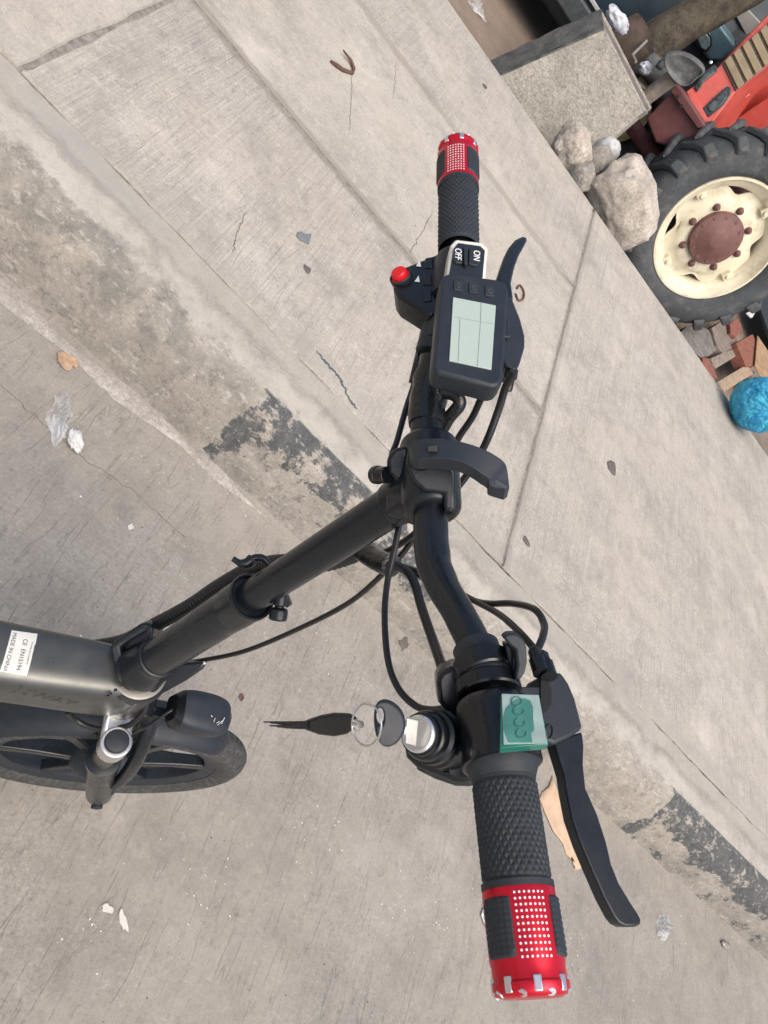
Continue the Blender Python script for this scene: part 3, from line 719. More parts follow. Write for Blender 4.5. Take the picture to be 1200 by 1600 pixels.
dn = V((0, 0, 0.05)); g.add([inL - dn, inR - dn, FT_R + bk - dn, FT_L + bkL - dn], [(0, 1, 2, 3)])
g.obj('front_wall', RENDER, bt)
g = G(); sx = (FT_L - FT_R).normalized() * 0.012
for k in range(1):
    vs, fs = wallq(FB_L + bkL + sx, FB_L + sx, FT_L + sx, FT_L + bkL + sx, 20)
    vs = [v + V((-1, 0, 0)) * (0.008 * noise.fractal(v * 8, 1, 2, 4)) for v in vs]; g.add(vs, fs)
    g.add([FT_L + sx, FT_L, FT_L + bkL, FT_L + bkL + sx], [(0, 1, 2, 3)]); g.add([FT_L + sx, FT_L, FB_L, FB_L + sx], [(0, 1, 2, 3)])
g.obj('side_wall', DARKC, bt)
g = G(); ox = (FT_R - FT_L).normalized()
g.prism([FT_L + bkL * 0.17 + ox * 0.02, FT_R + bk * 0.17 + ox * 0.02, FT_R + bk * 0.21 + ox * 0.02, FT_L + bkL * 0.21 + ox * 0.02], V((0, 0, -0.05)) + bk * 0.02); g.obj('metal_rim', simple('grey_steel_lip', (0.20, 0.20, 0.19), 0.6, var=0.3), bt, bevel=0.002)
g = G(); g.prism([FT_L + bkL * 0.24 - dn * 0.4, FT_R + bk * 0.24 - dn * 0.4, FT_R + bk * 0.98 - dn * 0.4, FT_L + bkL * 0.98 - dn * 0.4], V((0, 0, 0.01))); g.obj('top_plate', simple('grey_dusty_plate', (0.15, 0.13, 0.115), 0.85, var=0.3, scale=14), bt)
for (u, v, sc, sd_, lab) in ((962, 33, 0.065, 41, 'crumpled white plastic bag on the left end of the planter top'), (1008, 107, 0.05, 45, 'crumpled white plastic on the right end of the planter top')):
    p = onz(u, v, 0.575); crumple('crumpled_plastic', p - V((0, 0, 0.03)), sc * 1.25, sc * 0.6, sc * 0.6, FILMB if False else simple('white_crumpled_plastic', (0.50, 0.52, 0.56), 0.4, var=0.5, scale=25), sd_, lab, 'plastic', amp=0.45, freq=1.4, rotz=sd_)

# leaning trunk behind the planter
a0 = V((0.98, 5.62, LOT - 0.05)); a1 = ony(1015, 72, 5.6); a2 = ony(1160, -15, 5.7); d = (a2 - a1)
tr = thing('tree_trunk', a0, 'leaning mossy tree trunk behind the concrete planter', 'tree')
g = G(); pts = cr([V((a1.x - 0.03, a1.y, LOT - 0.05)), a1, a2, a2 + d * 1.3, a2 + d * 2.6], 10)
rs = [0.135 - 0.0012 * i + 0.012 * noise.noise(V((i * 0.3, 0, 0))) for i in range(len(pts))]
g.tube(pts, rs, 18)
g.v = [tuple(V(v) + V((1, 1, 0)) * 0.012 * noise.fractal(V(v) * 14, 1, 2, 4)) for v in g.v]
g.obj('trunk', BARK, tr)
# rusty drum segment and rod next to it
g = G(); c = ony(992, 52, 5.35); g.lathe(c - V((0, 0, 0.25)), V((0.1, -0.1, 1)), [(0.0, 0), (0.12, 0), (0.125, 0.25), (0.118, 0.30), (0.115, 0.25), (0.10, 0.2), (0, 0.2)], 28)
g.v = [tuple(V(v)) for v in g.v]
# carry the drum down to the ground
g.cyl(V((c.x, c.y, LOT)), c - V((0, 0, 0.25)), 0.11, 0.12, 24)
tag(g.obj('rusty_drum', simple('dull_brown_steel', (0.115, 0.085, 0.068), 0.8, var=0.35, scale=12), base=V((c.x, c.y, LOT))), 'rusty steel drum between the planter and the leaning trunk', 'drum')
g = G(); g.tube([ony(988, 86, 5.05), ony(1010, 64, 5.2)], 0.008, 8); g.tube([ony(988, 86, 5.05), V((0.87, 4.98, 0.57))], 0.008, 8)
tag(g.obj('iron_rod', simple('grey_iron', (0.22, 0.21, 0.20), 0.6), base=ony(988, 86, 5.05)), 'short grey iron rod sticking up behind the planter rim', 'rod')

# ---- red tractor
Z = V((0, 0, 1)); wa = 0.162; wl = -0.223
wn0 = V((math.sin(wa), -math.cos(wa), 0)); we = V((math.cos(wa), math.sin(wa), 0)); WZ = Z * math.cos(wl) + wn0 * math.sin(wl); wn = we.cross(WZ).normalized()
WC = at(1117, 371, 4.72)
NW = V((0.906, -0.423, 0)); NF = V((-0.423, -0.906, 0)); TL = math.radians(22)
NU = (-NF * math.sin(TL) + Z * math.cos(TL)); NN = NW.cross(NU).normalized()
if NN.dot(NF) < 0: NN = -NN
HO = at(1107, 201, 4.55)
tt = thing('tractor', V((1.6, 5.4, LOT)), 'faded red tractor with cream wheel rim parked beyond the pavement', 'tractor')
def wheel(C, n, e, scale=1.0, full=True, Z=V((0, 0, 1))):
    def pos(a, r, w_): return C + (e * math.cos(a) + Z * math.sin(a)) * r * scale + n * w_ * scale
    g = G()
    g.lathe(C, n, [(r * scale, h * scale) for r, h in [(0.425, 0.052), (0.418, 0.066), (0.405, 0.066), (0.395, 0.05), (0.372, 0.02), (0.352, 0.012), (0.335, -0.02), (0.325, -0.06), (0.325, -0.20), (0.335, -0.20), (0.36, -0.10), (0.40, 0.0)]], 72, x=e, closed=True)
    rim = g.obj('front_wheel', CREAM, tt)
    # dished centre disc with four straight cut-away sides
    g = G(); SG = 96; prof = []
    R = lambda a: 0.338 * (1 - 0.16 * max(0, math.cos(4 * (a - 0.55))) ** 3)
    rings = [(0.10, 0.0), (0.17, 0.0), (0.235, 0.004), (0.26, -0.012), (0.9, -0.03), (1.0, -0.028)]
    vs = []
    for k, (q, h) in enumerate(rings):
        for i in range(SG):
            a = 2 * PI * i / SG; r = q if k < 4 else R(a) * q
            vs.append(pos(a, r, h))
    vs += [v - n * 0.012 * scale for v in vs]
    M_ = len(rings) * SG; fs = []
    for k in range(len(rings) - 1):
        for i in range(SG):
            j = (i + 1) % SG; fs.append((k * SG + i, k * SG + j, (k + 1) * SG + j, (k + 1) * SG + i)); fs.append((M_ + k * SG + i, M_ + (k + 1) * SG + i, M_ + (k + 1) * SG + j, M_ + k * SG + j))
    k = len(rings) - 1
    for i in range(SG): j = (i + 1) % SG; fs.append((k * SG + i, k * SG + j, M_ + k * SG + j, M_ + k * SG + i))
    g.add(vs, fs); g.obj('wheel_disc', CREAM, rim)
    # tyre
    g = G(); prof = [(0.415, 0.04), (0.43, 0.072), (0.455, 0.088), (0.50, 0.098), (0.545, 0.098), (0.59, 0.08), (0.625, 0.045), (0.635, -0.02), (0.64, -0.10), (0.635, -0.18), (0.625, -0.245), (0.59, -0.28), (0.54, -0.298), (0.48, -0.29), (0.43, -0.27), (0.415, -0.24), (0.37, -0.1)]
    g.lathe(C, n, [(r * scale, h * scale) for r, h in prof], 96, x=e, closed=True); g.obj('tyre', TTYRE, rim)
    # tread lugs: chevrons, alternating sides
    NL = 20; master = None
    for side in (1, -1):
        master = None
        for k in range(NL):
            a0_ = 2 * PI * k / NL + (PI / NL if side < 0 else 0)
            if master is None:
                g = G(); outl = []
                prof2 = [(0.565, 0.094), (0.625, 0.06), (0.64, 0.0), (0.643, -0.06), (0.645, -0.10)]
                prof3 = [(0.595, 0.108), (0.668, 0.078), (0.676, 0.0), (0.678, -0.06), (0.676, -0.10)]
                if side < 0: prof2 = [(r, -0.2 - h) for r, h in prof2]; prof3 = [(r, -0.2 - h) for r, h in prof3]
                vs = []; sh = [-0.10, -0.08, -0.02, 0.05, 0.10]; wdt = [0.062, 0.056, 0.044, 0.038, 0.032]
                for q in range(5):
                    for (r, h), k2 in ((prof2[q], 1.25), (prof3[q], 0.8)):
                        for s_ in (-1, 1):
                            a = sh[q] + s_ * wdt[q] * k2
                            vs.append(C + (e * math.cos(a) + Z * math.sin(a)) * r * scale + n * h * scale)
                fs = [(0, 1, 3, 2), (16, 18, 19, 17)]
                for q in range(4):
                    b_ = q * 4; fs += [(b_, b_ + 4, b_ + 5, b_ + 1), (b_ + 2, b_ + 3, b_ + 7, b_ + 6), (b_, b_ + 2, b_ + 6, b_ + 4), (b_ + 1, b_ + 5, b_ + 7, b_ + 3)]
                g.add(vs, fs); master = g.obj('tread_lug', TTYRE, rim, base=C, bevel=0.006, segs=1); o = master
            else:
                o = master.copy(); scene.collection.objects.link(o)
            o.rotation_mode = 'QUATERNION'
            from mathutils import Quaternion
            o.rotation_quaternion = Quaternion(e.cross(Z).normalized(), a0_)
    if full:
        g = G(); g.lathe(C, n, [(r * scale, h) for r, h in [(0.180, -0.01), (0.180, 0.025), (0.172, 0.034), (0.128, 0.040), (0.120, 0.046), (0.07, 0.048), (0.062, 0.054), (0.035, 0.056), (0.0, 0.058)]], 48, x=e); g.obj('hub', HUBM, rim)
        for k in range(8):
            a = 2 * PI * k / 8 + 0.25; g = G(); b0 = pos(a, 0.212, 0.0); g.lathe(b0, n, [(0.024, 0), (0.024, 0.006), (0.017, 0.008), (0.017, 0.026), (0.009, 0.028), (0.009, 0.036), (0, 0.037)], 12); g.obj('wheel_bolt', HUBM, rim)
        for k in range(12):
            a = 2 * PI * k / 12 + 0.1; g = G(); g.lathe(pos(a, 0.150, 0.033), n, [(0.010, 0), (0.010, 0.010), (0, 0.011)], 6); g.obj('hub_bolt', HUBM, rim)
        for k in range(4):
            a = k * PI / 2 + 0.55 + PI / 4; g = G(); c_ = pos(a, 0.325, -0.01); rd = (e * math.cos(a) + Z * math.sin(a)); tg = n.cross(rd)
            g.box(c_, rd * 0.022, tg * 0.030, n * 0.02); g.lathe(c_ + n * 0.02, n, [(0.015, 0), (0.015, 0.012), (0, 0.013)], 6); g.obj('rim_bracket', CREAM, rim, bevel=0.004)
    return rim
wheel(WC, wn, we, 0.925, True, WZ)
C2 = V((1.12, 5.62, LOT + 0.42)); wheel(C2, -wn0, -we, 0.60, False)
g = G(); g.cyl(WC - wn * 0.05, C2 + wn0 * 0.05, 0.05, 0.05, 16); g.box(WC - wn * 0.25 - NW * 0.1, NW * 0.09, NF * 0.09, Z * 0.11); g.obj('front_axle', TMAR, tt, bevel=0.01)
def F_(u, v, o=0.0): return on(u, v, HO + NN * o, NN)
# hood: nose face polygon carried backwards
hood_pts = [F_(1107, 201), F_(1150, 143), F_(1203, 100), F_(1262, 60), F_(1215, 5), F_(1152, 72), F_(1119, 107), F_(1074, 141)]
g = G(); g.prism(hood_pts, -NF * 1.5 + Z * 0.05); hood = g.obj('hood', TRED, tt, bevel=0.012)
g = G(); g.prism([F_(1072, 143, 0.03), F_(1081, 137, 0.03), F_(1112, 196, 0.03), F_(1100, 203, 0.03)], -NN * 0.05); g.obj('bumper_bar', TRED, tt, bevel=0.005)
for pts in ([(1085, 136), (1089, 143), (1094, 138), (1100, 128), (1121, 111), (1122, 106), (1116, 100), (1098, 114)], [(1098, 170), (1102, 180), (1108, 182), (1132, 163), (1142, 148), (1142, 137), (1137, 134), (1116, 152)]):
    g = G(); g.prism([F_(u, v, 0.014) for u, v in pts], -NN * 0.03); hl = g.obj('headlight', DARKG, tt, bevel=0.005)
    cx = sum(p_[0] for p_ in pts) / 8; cy = sum(p_[1] for p_ in pts) / 8
    g = G(); g.prism([F_(cx + (u - cx) * 0.7, cy + (v - cy) * 0.7, 0.020) for u, v in pts], -NN * 0.01); g.obj('lens', simple('old_lamp_lens', (0.05, 0.065, 0.065), 0.2, var=0.8, scale=30), hl, bevel=0.004)
# grille frame and slats
GA, GB = F_(1129, 99, 0.012), F_(1150, 142, 0.012)       # lower left and lower right of the grille
gup = (F_(1200, 38, 0.012) - GA).normalized()
g = G(); g.prism([GA, GB, GB + gup * 0.54, GA + gup * 0.54], -NN * 0.02); g.obj('grille_frame', simple('dark_tan_frame', (0.13, 0.105, 0.07), 0.7), tt, bevel=0.004)
wv = (F_(1168, 132, 0.012) - F_(1131, 90, 0.012))
for k in range(9):
    a_ = GA + gup * (0.012 + 0.058 * k) + NN * 0.006; b_ = GB + gup * (0.012 + 0.058 * k) + NN * 0.006
    g = G(); tq = gup * 0.034
    g.add([a_, b_, b_ + tq, a_ + tq, a_ + NN * 0.008, b_ + NN * 0.008, b_ + tq + NN * 0.024, a_ + tq + NN * 0.024], [(0, 3, 2, 1), (4, 5, 6, 7), (0, 1, 5, 4), (1, 2, 6, 5), (2, 3, 7, 6), (3, 0, 4, 7)])
    g.obj('grille_slat', TAN, tt, bevel=0.002, segs=2)
g = G(); q = F_(1110, 99, 0.01); g.lathe(q, NN, [(0.009, 0), (0.009, 0.02), (0.0, 0.022)], 12); g.obj('lamp_screw', SILV, tt)
# badge ring on the hood side
side_n = NW
q = on(1186, 138, HO + NW * 0.004, NW) if False else F_(1150, 143) - NF * 0.33 + NW * 0.006
g = G(); g.tube(cr([q + (Z * math.cos(t_) * 0.018 - NF * math.sin(t_) * 0.010) for t_ in np.linspace(0, 2 * PI, 13)], 3), 0.003, 6); g.obj('badge_ring', simple('pale_red_mark', (0.7, 0.3, 0.25), 0.5), tt)
# maroon front support
MO = HO + NN * 0.12
def Mx(u, v, o=0.0): return on(u, v, MO + NF * o, NF)
g = G(); g.prism([Mx(1009, 184), Mx(1040, 152), Mx(1055, 140), Mx(1100, 203), Mx(1066, 224), Mx(1042, 228), Mx(1024, 223)], -NF * 0.55); g.obj('front_support', TMAR, tt, bevel=0.012)
g = G(); g.prism([Mx(1056, 131, 0.03), Mx(1064, 140, 0.03), Mx(1102, 197, 0.03), Mx(1090, 201, 0.03), Mx(1047, 143, 0.03)], -NF * 0.10); fl = g.obj('mounting_flange', TMAR, tt, bevel=0.006)
for (u, v) in ((1058, 152), (1065, 166)):
    g = G(); g.lathe(Mx(u, v, 0.032), NF, [(0.012, 0), (0.012, 0.004), (0, 0.005)], 10); g.obj('bolt_hole', INK, fl)
g = G(); g.box(V((2.05, 5.75, 0.40)), NF * 0.75, NW * 0.22, Z * 0.22); g.obj('chassis', simple('oily_chassis', (0.05, 0.04, 0.04), 0.7), tt, bevel=0.02)
# rear wheels keep the tractor on the ground
for s_ in (-1, 1):
    c_ = V((2.35, 6.6, LOT + 0.72)) + NW * 0.75 * s_
    g = G(); g.lathe(c_, NW * s_, [(0.38, 0.1), (0.5, 0.16), (0.66, 0.14), (0.72, 0.08), (0.72, -0.12), (0.66, -0.18), (0.45, -0.16), (0.38, -0.1)], 48, closed=True); rw = g.obj('rear_wheel', TTYRE, tt)
    g = G(); g.lathe(c_, NW * s_, [(0.385, 0.1), (0.36, 0.02), (0.2, 0.0), (0.0, 0.0)], 36); g.obj('wheel_disc', CREAM, rw)
g = G(); g.box(V((2.2, 6.25, 0.75)), NF * 0.7, NW * 0.24, Z * 0.3); g.obj('rear_body', TRED, tt, bevel=0.01)

# grey rubber tub hanging over the tractor nose
ga = lambda u, v: ony(u, v, 4.95)
g = G(); outl = [(1031, 86), (1040, 82), (1058, 80), (1078, 86), (1095, 98), (1105, 110), (1102, 118), (1092, 124), (1080, 136), (1066, 140), (1055, 133), (1044, 122), (1036, 106)]
outer = [ga(u, v) for u, v in outl]; cc = sum(outer, V()) / len(outer); n_ = len(outer)
inner = [cc.lerp(p_, 0.78 + 0.15 * noise.noise(p_ * 30)) + V((0, 0.01, 0)) for p_ in outer]; deep = [cc.lerp(p_, 0.55 + 0.3 * noise.noise(p_ * 22)) + V((0.03, 0.04 + 0.05 * noise.noise(p_ * 18), 0)) for p_ in outer]; back = [cc.lerp(p_, 0.85) + V((0.02, 0.2, 0)) for p_ in outer]
g.add(back + outer + inner + deep, [(k * n_ + i, k * n_ + (i + 1) % n_, (k + 1) * n_ + (i + 1) % n_, (k + 1) * n_ + i) for k in range(3) for i in range(n_)] + [tuple(range(n_)), tuple(range(3 * n_, 4 * n_))])
o = g.obj('rubber_tub', GREYB, subsurf=2, base=cc); tag(o, 'crumpled grey rubber tub wedged between trunk and tractor nose', 'tub')
g = G(); bp = cc + V((0.02, 0.11, -0.08)); g.cyl(V((bp.x, bp.y, LOT)), bp, 0.045, 0.045, 12); tag(g.obj('wooden_stake', WOOD, base=V((bp.x, bp.y, LOT))), 'dark stake standing on the earth under the grey tub', 'stake')

# teal truck nose and navy van behind
def face_box(name, pts, y, depth, mat, parent, bevel=0.01):
    g = G(); g.prism([ony(u, v, y) for u, v in pts], V((0, depth, 0))); return g.obj(name, mat, parent, bevel=bevel)
tk = thing('parked_truck', V((1.7, 6.6, LOT)), 'teal truck nose with a rounded headlamp behind the tractor', 'truck')
face_box('nose_panel', [(1096, 37), (1115, 23), (1150, 72), (1128, 96), (1108, 96), (1076, 54)], 6.2, 0.5, TEAL, tk, 0.02)
o = face_box('headlamp', [(1080, 54), (1096, 38), (1106, 44), (1113, 58), (1113, 72), (1106, 82), (1097, 82), (1088, 74)], 6.17, 0.05, DARKG, tk, 0.012)
face_box('lens', [(1090, 62), (1102, 50), (1109, 60), (1109, 72), (1102, 79), (1095, 75)], 6.15, 0.04, simple('clouded_lens', (0.20, 0.28, 0.31), 0.15, var=0.7, scale=14), o, 0.008)
face_box('lower_body', [(1030, 90), (1076, 56), (1130, 98), (1180, 160), (1150, 260), (1050, 240)], 6.35, 0.5, NAVY, tk, 0.02)
face_box('cab', [(1120, 30), (1160, -20), (1330, -60), (1380, 60), (1180, 120), (1152, 72)], 6.45, 1.0, simple('grey_blue_cab_paint', (0.16, 0.19, 0.20), 0.5, var=0.3, scale=5), tk, 0.03)
face_box('pale_panel', [(1148, 22), (1164, 10), (1192, 40), (1166, 56)], 6.38, 0.05, simple('pale_dusty_panel', (0.36, 0.36, 0.33), 0.7, var=0.1), tk, 0.006)
for x_, y_ in ((1.5, 6.7), (2.6, 6.9)):
    g = G(); g.lathe(V((x_, y_, LOT + 0.33)), V((0, 1, 0)), [(0, 0), (0.33, 0), (0.33, 0.2), (0, 0.2)], 28); g.obj('wheel', TTYRE, tk)
vn = thing('parked_van', V((0.6, 7.2, LOT)), 'dark blue vehicle with a pale trim line behind the concrete planter', 'van')
bx0, bx1 = -2.6, 2.2
g = G()
vy = 6.25
prof = [(vy + 0.10, 0.02), (vy + 0.02, 0.12), (vy, 0.34), (vy + 0.03, 0.75), (vy + 0.25, 1.1), (vy + 0.5, 1.55), (vy + 2.0, 1.6), (vy + 2.0, 0.05)]
g.prism([V((bx0, y_, z_)) for y_, z_ in prof], V((bx1 - bx0, 0, 0))); g.obj('body', NAVY, vn, bevel=0.05)
g = G(); g.box(V(((bx0 + bx1) / 2, vy - 0.002, 0.31)), V((2.3, 0, 0)), V((0, 0.012, 0)), V((0, 0, 0.012))); g.obj('trim_strip', simple('pale_trim', (0.5, 0.52, 0.52), 0.4), vn, bevel=0.003)
g = G(); g.box(V(((bx0 + bx1) / 2, vy - 0.01, 0.20)), V((2.3, 0, 0)), V((0, 0.03, 0)), V((0, 0, 0.07))); g.obj('bumper', simple('grey_bumper', (0.07, 0.085, 0.09), 0.6, var=0.3), vn, bevel=0.015)
for x_ in (-2.0, 1.3):
    g = G(); g.lathe(V((x_, vy + 0.12, LOT + 0.30)), V((0, 1, 0)), [(0, 0), (0.30, 0), (0.30, 0.2), (0, 0.2)], 28); g.obj('wheel', TTYRE, vn)

# rubble by the pavement edge, right of the wheel
def plank(name, pts, z, h, mat, label, cat, group=None):
    g = G(); g.prism([onz(u, v, z) for u, v in pts], V((0, 0, -h)))
    c_ = onz(*pts[0], z - h); return tag(g.obj(name, mat, base=c_, bevel=0.004), label, cat, group)
plank('concrete_chunk', [(1063, 520), (1072, 510), (1092, 508), (1106, 514), (1116, 530), (1122, 545), (1108, 556), (1095, 558), (1080, 545)], -0.02, 0.13, ROCKG, 'grey concrete chunk on the earth beside the tractor tyre', 'concrete')
plank('concrete_chunk', [(1112, 512), (1130, 500), (1144, 508), (1152, 530), (1150, 545), (1130, 552), (1120, 540)], 0.0, 0.15, stone('brown_rubble', (0.20, 0.165, 0.14), (0.33, 0.28, 0.24), 9, False), 'brown rubble chunk between the grey chunk and the bricks', 'concrete')
plank('wooden_plank', [(1110, 560), (1148, 542), (1158, 552), (1118, 576)], 0.0, 0.04, WOOD, 'short grey plank just beyond the pavement edge, the upper of two', 'plank')
plank('wooden_plank', [(1122, 596), (1166, 570), (1180, 582), (1132, 612)], 0.02, 0.04, simple('pale_brown_wood', (0.33, 0.25, 0.17), 0.85, var=0.3, scale=30), 'paler brown plank touching the blue bag, the lower of two', 'plank')
plank('brick', [(1150, 536), (1176, 522), (1186, 545), (1178, 572), (1166, 572)], 0.04, 0.09, BRICK, 'whole red brick leaning beside the two planks', 'brick')
plank('brick', [(1140, 504), (1154, 497), (1160, 514), (1150, 528), (1142, 520)], 0.03, 0.09, BRICK, 'half red brick lying farthest from the pavement', 'brick')
plank('brick', [(1098, 558), (1108, 560), (1121, 590), (1112, 594), (1098, 574)], 0.02, 0.09, BRICK, 'broken red brick right against the pavement edge', 'brick')
plank('rusty_sheet', [(1184, 524), (1215, 570), (1240, 640), (1204, 620), (1180, 570)], 0.06, 0.012, simple('rusty_tan_sheet', (0.33, 0.21, 0.12), 0.8, var=0.3, scale=15), 'rusty tan sheet behind the blue bag', 'sheet metal')
plank('crushed_plastic', [(1168, 488), (1184, 482), (1176, 496)], 0.03, 0.02, PAPER, 'small white plastic corner beside the tyre bottom', 'plastic')
plank('dark_board', [(1184, 470), (1215, 440), (1290, 540), (1262, 610), (1216, 560)], 0.03, 0.03, simple('black_board', (0.02, 0.025, 0.028), 0.8), 'black board on the earth right of the tractor wheel', 'board')
# blue bag with its knot
bc = on(1178, 636, V((0, 4.02, 0)), V((0, 1, 0)))
bag_c = V((bc.x, 4.02, H + 0.155))
bm = bmesh.new(); bmesh.ops.create_icosphere(bm, subdivisions=6, radius=1)
kd = (CAM - bag_c).normalized(); kd = (kd + V((0.50, 0.05, 0.25))).normalized()
ka = kd.orthogonal().normalized(); kb = kd.cross(ka)
for v in bm.verts:
    d_ = v.co.normalized(); c_ = d_.dot(kd); a_ = math.atan2(d_.dot(kb), d_.dot(ka)); s_ = math.acos(max(-1, min(1, c_)))
    fold = math.exp(-(s_ / 0.9) ** 2)
    r = 1 + 0.035 * noise.fractal(d_ * 2.2, 1, 2, 4)
    r += fold * 0.05 * (math.sin(a_ * 17 + 2 * noise.noise(V((a_ * 2, 0, 0)))) + 0.6 * math.sin(a_ * 29 + 1)) * min(1, s_ * 3.5)
    r -= 0.20 * math.exp(-(s_ / 0.33) ** 2)
    if s_ < 0.10: r += 0.22 * (1 - s_ / 0.10)
    r += 0.035 * (0.5 - 2 * abs(noise.noise(d_ * 2.6 + V((5, 1, 1))))) + 0.030 * (0.4 - 2 * abs(noise.noise(d_ * 5.5))) + 0.012 * (0.4 - 2 * abs(noise.noise(d_ * 12)))
    p_ = d_ * r; v.co = V((p_.x * 0.165, p_.y * 0.165, p_.z * 0.155))
me = bpy.data.meshes.new('plastic_bag'); bm.to_mesh(me); bm.free(); me.materials.append(BAGB); me.polygons.foreach_set('use_smooth', [True] * len(me.polygons))
o = bpy.data.objects.new('plastic_bag', me); scene.collection.objects.link(o); o.location = bag_c
tag(o, 'round knotted bright blue plastic bag at the far pavement edge', 'bag')

# ------------------------------------------------------------------ electric bicycle
P0 = V((0.20753712, 0.38386025, CAMH - 0.31681468)); R_ = V((0.36762806, -0.92884232, 0.0458427)).normalized()
FW = V((0.92981987, 0.36801497, 0)); UP = V((-0.0168708, 0.04262545, 0.99894867)).normalized()
SDn = V((0.09637576, -0.0109772, -0.99528449)).normalized(); U_ = -SDn
N_ = V((0.92496558, 0.37031263, 0.08548236)).normalized()
FD = V((0.27795607, 0.06270404, -0.95854506)).normalized()
S_ = V((0.25566101, 0.37837894, CAMH - 0.81379608)); AX = V((0.41332464, 0.41948524, 0.2287))
def L(r, u=0.0, n=0.0): return P0 + R_ * r + U_ * u + N_ * n
bike = thing('electric_bicycle', V((AX.x, AX.y, 0)), 'black folding electric bicycle with red tipped grips standing by the kerb', 'bicycle')
def part(g, name, mat, parent=bike, **k): return g.obj(name, mat, parent, **k)

def bu(r):
    pts = [(0, 0), (0.05, 0), (0.07, 0.003), (0.09, 0.012), (0.11, 0.024), (0.135, 0.037), (0.16, 0.046), (0.20, 0.0525), (0.306, 0.0617), (0.33, 0.063)]
    r = abs(r)
    for (a, b), (c, d_) in zip(pts, pts[1:]):
        if r <= c: return b + (d_ - b) * (r - a) / (c - a)
    return pts[-1][1]
def B(r): return L(r, bu(r), -0.0065 * min(1, abs(r) / 0.2) - max(0, abs(r) - 0.2) * 0.02)
def Bd(r): return (B(r + 0.004) - B(r - 0.004)).normalized()
def camdir(r):
    """(towards camera, image-right) directions perpendicular to the bar at r"""
    a = Bd(r); c = CAM - B(r); c = (c - a * c.dot(a)).normalized()
    e = c.cross(a); e = e if e.dot(RX) > 0 else -e
    return a, c, e.normalized()
rs = [x * 0.01 for x in range(-30, 31)]
hp = cr([B(r) for r in rs], 2)
g = G(); rad = []
for i in range(len(hp)):
    r = abs(-0.30 + 0.6 * i / (len(hp) - 1)); rad.append(0.0122 if r < 0.06 else max(0.0102, 0.0122 - (r - 0.06) * 0.045))
g.tube(hp, rad, 28); part(g, 'handlebar', BLK)

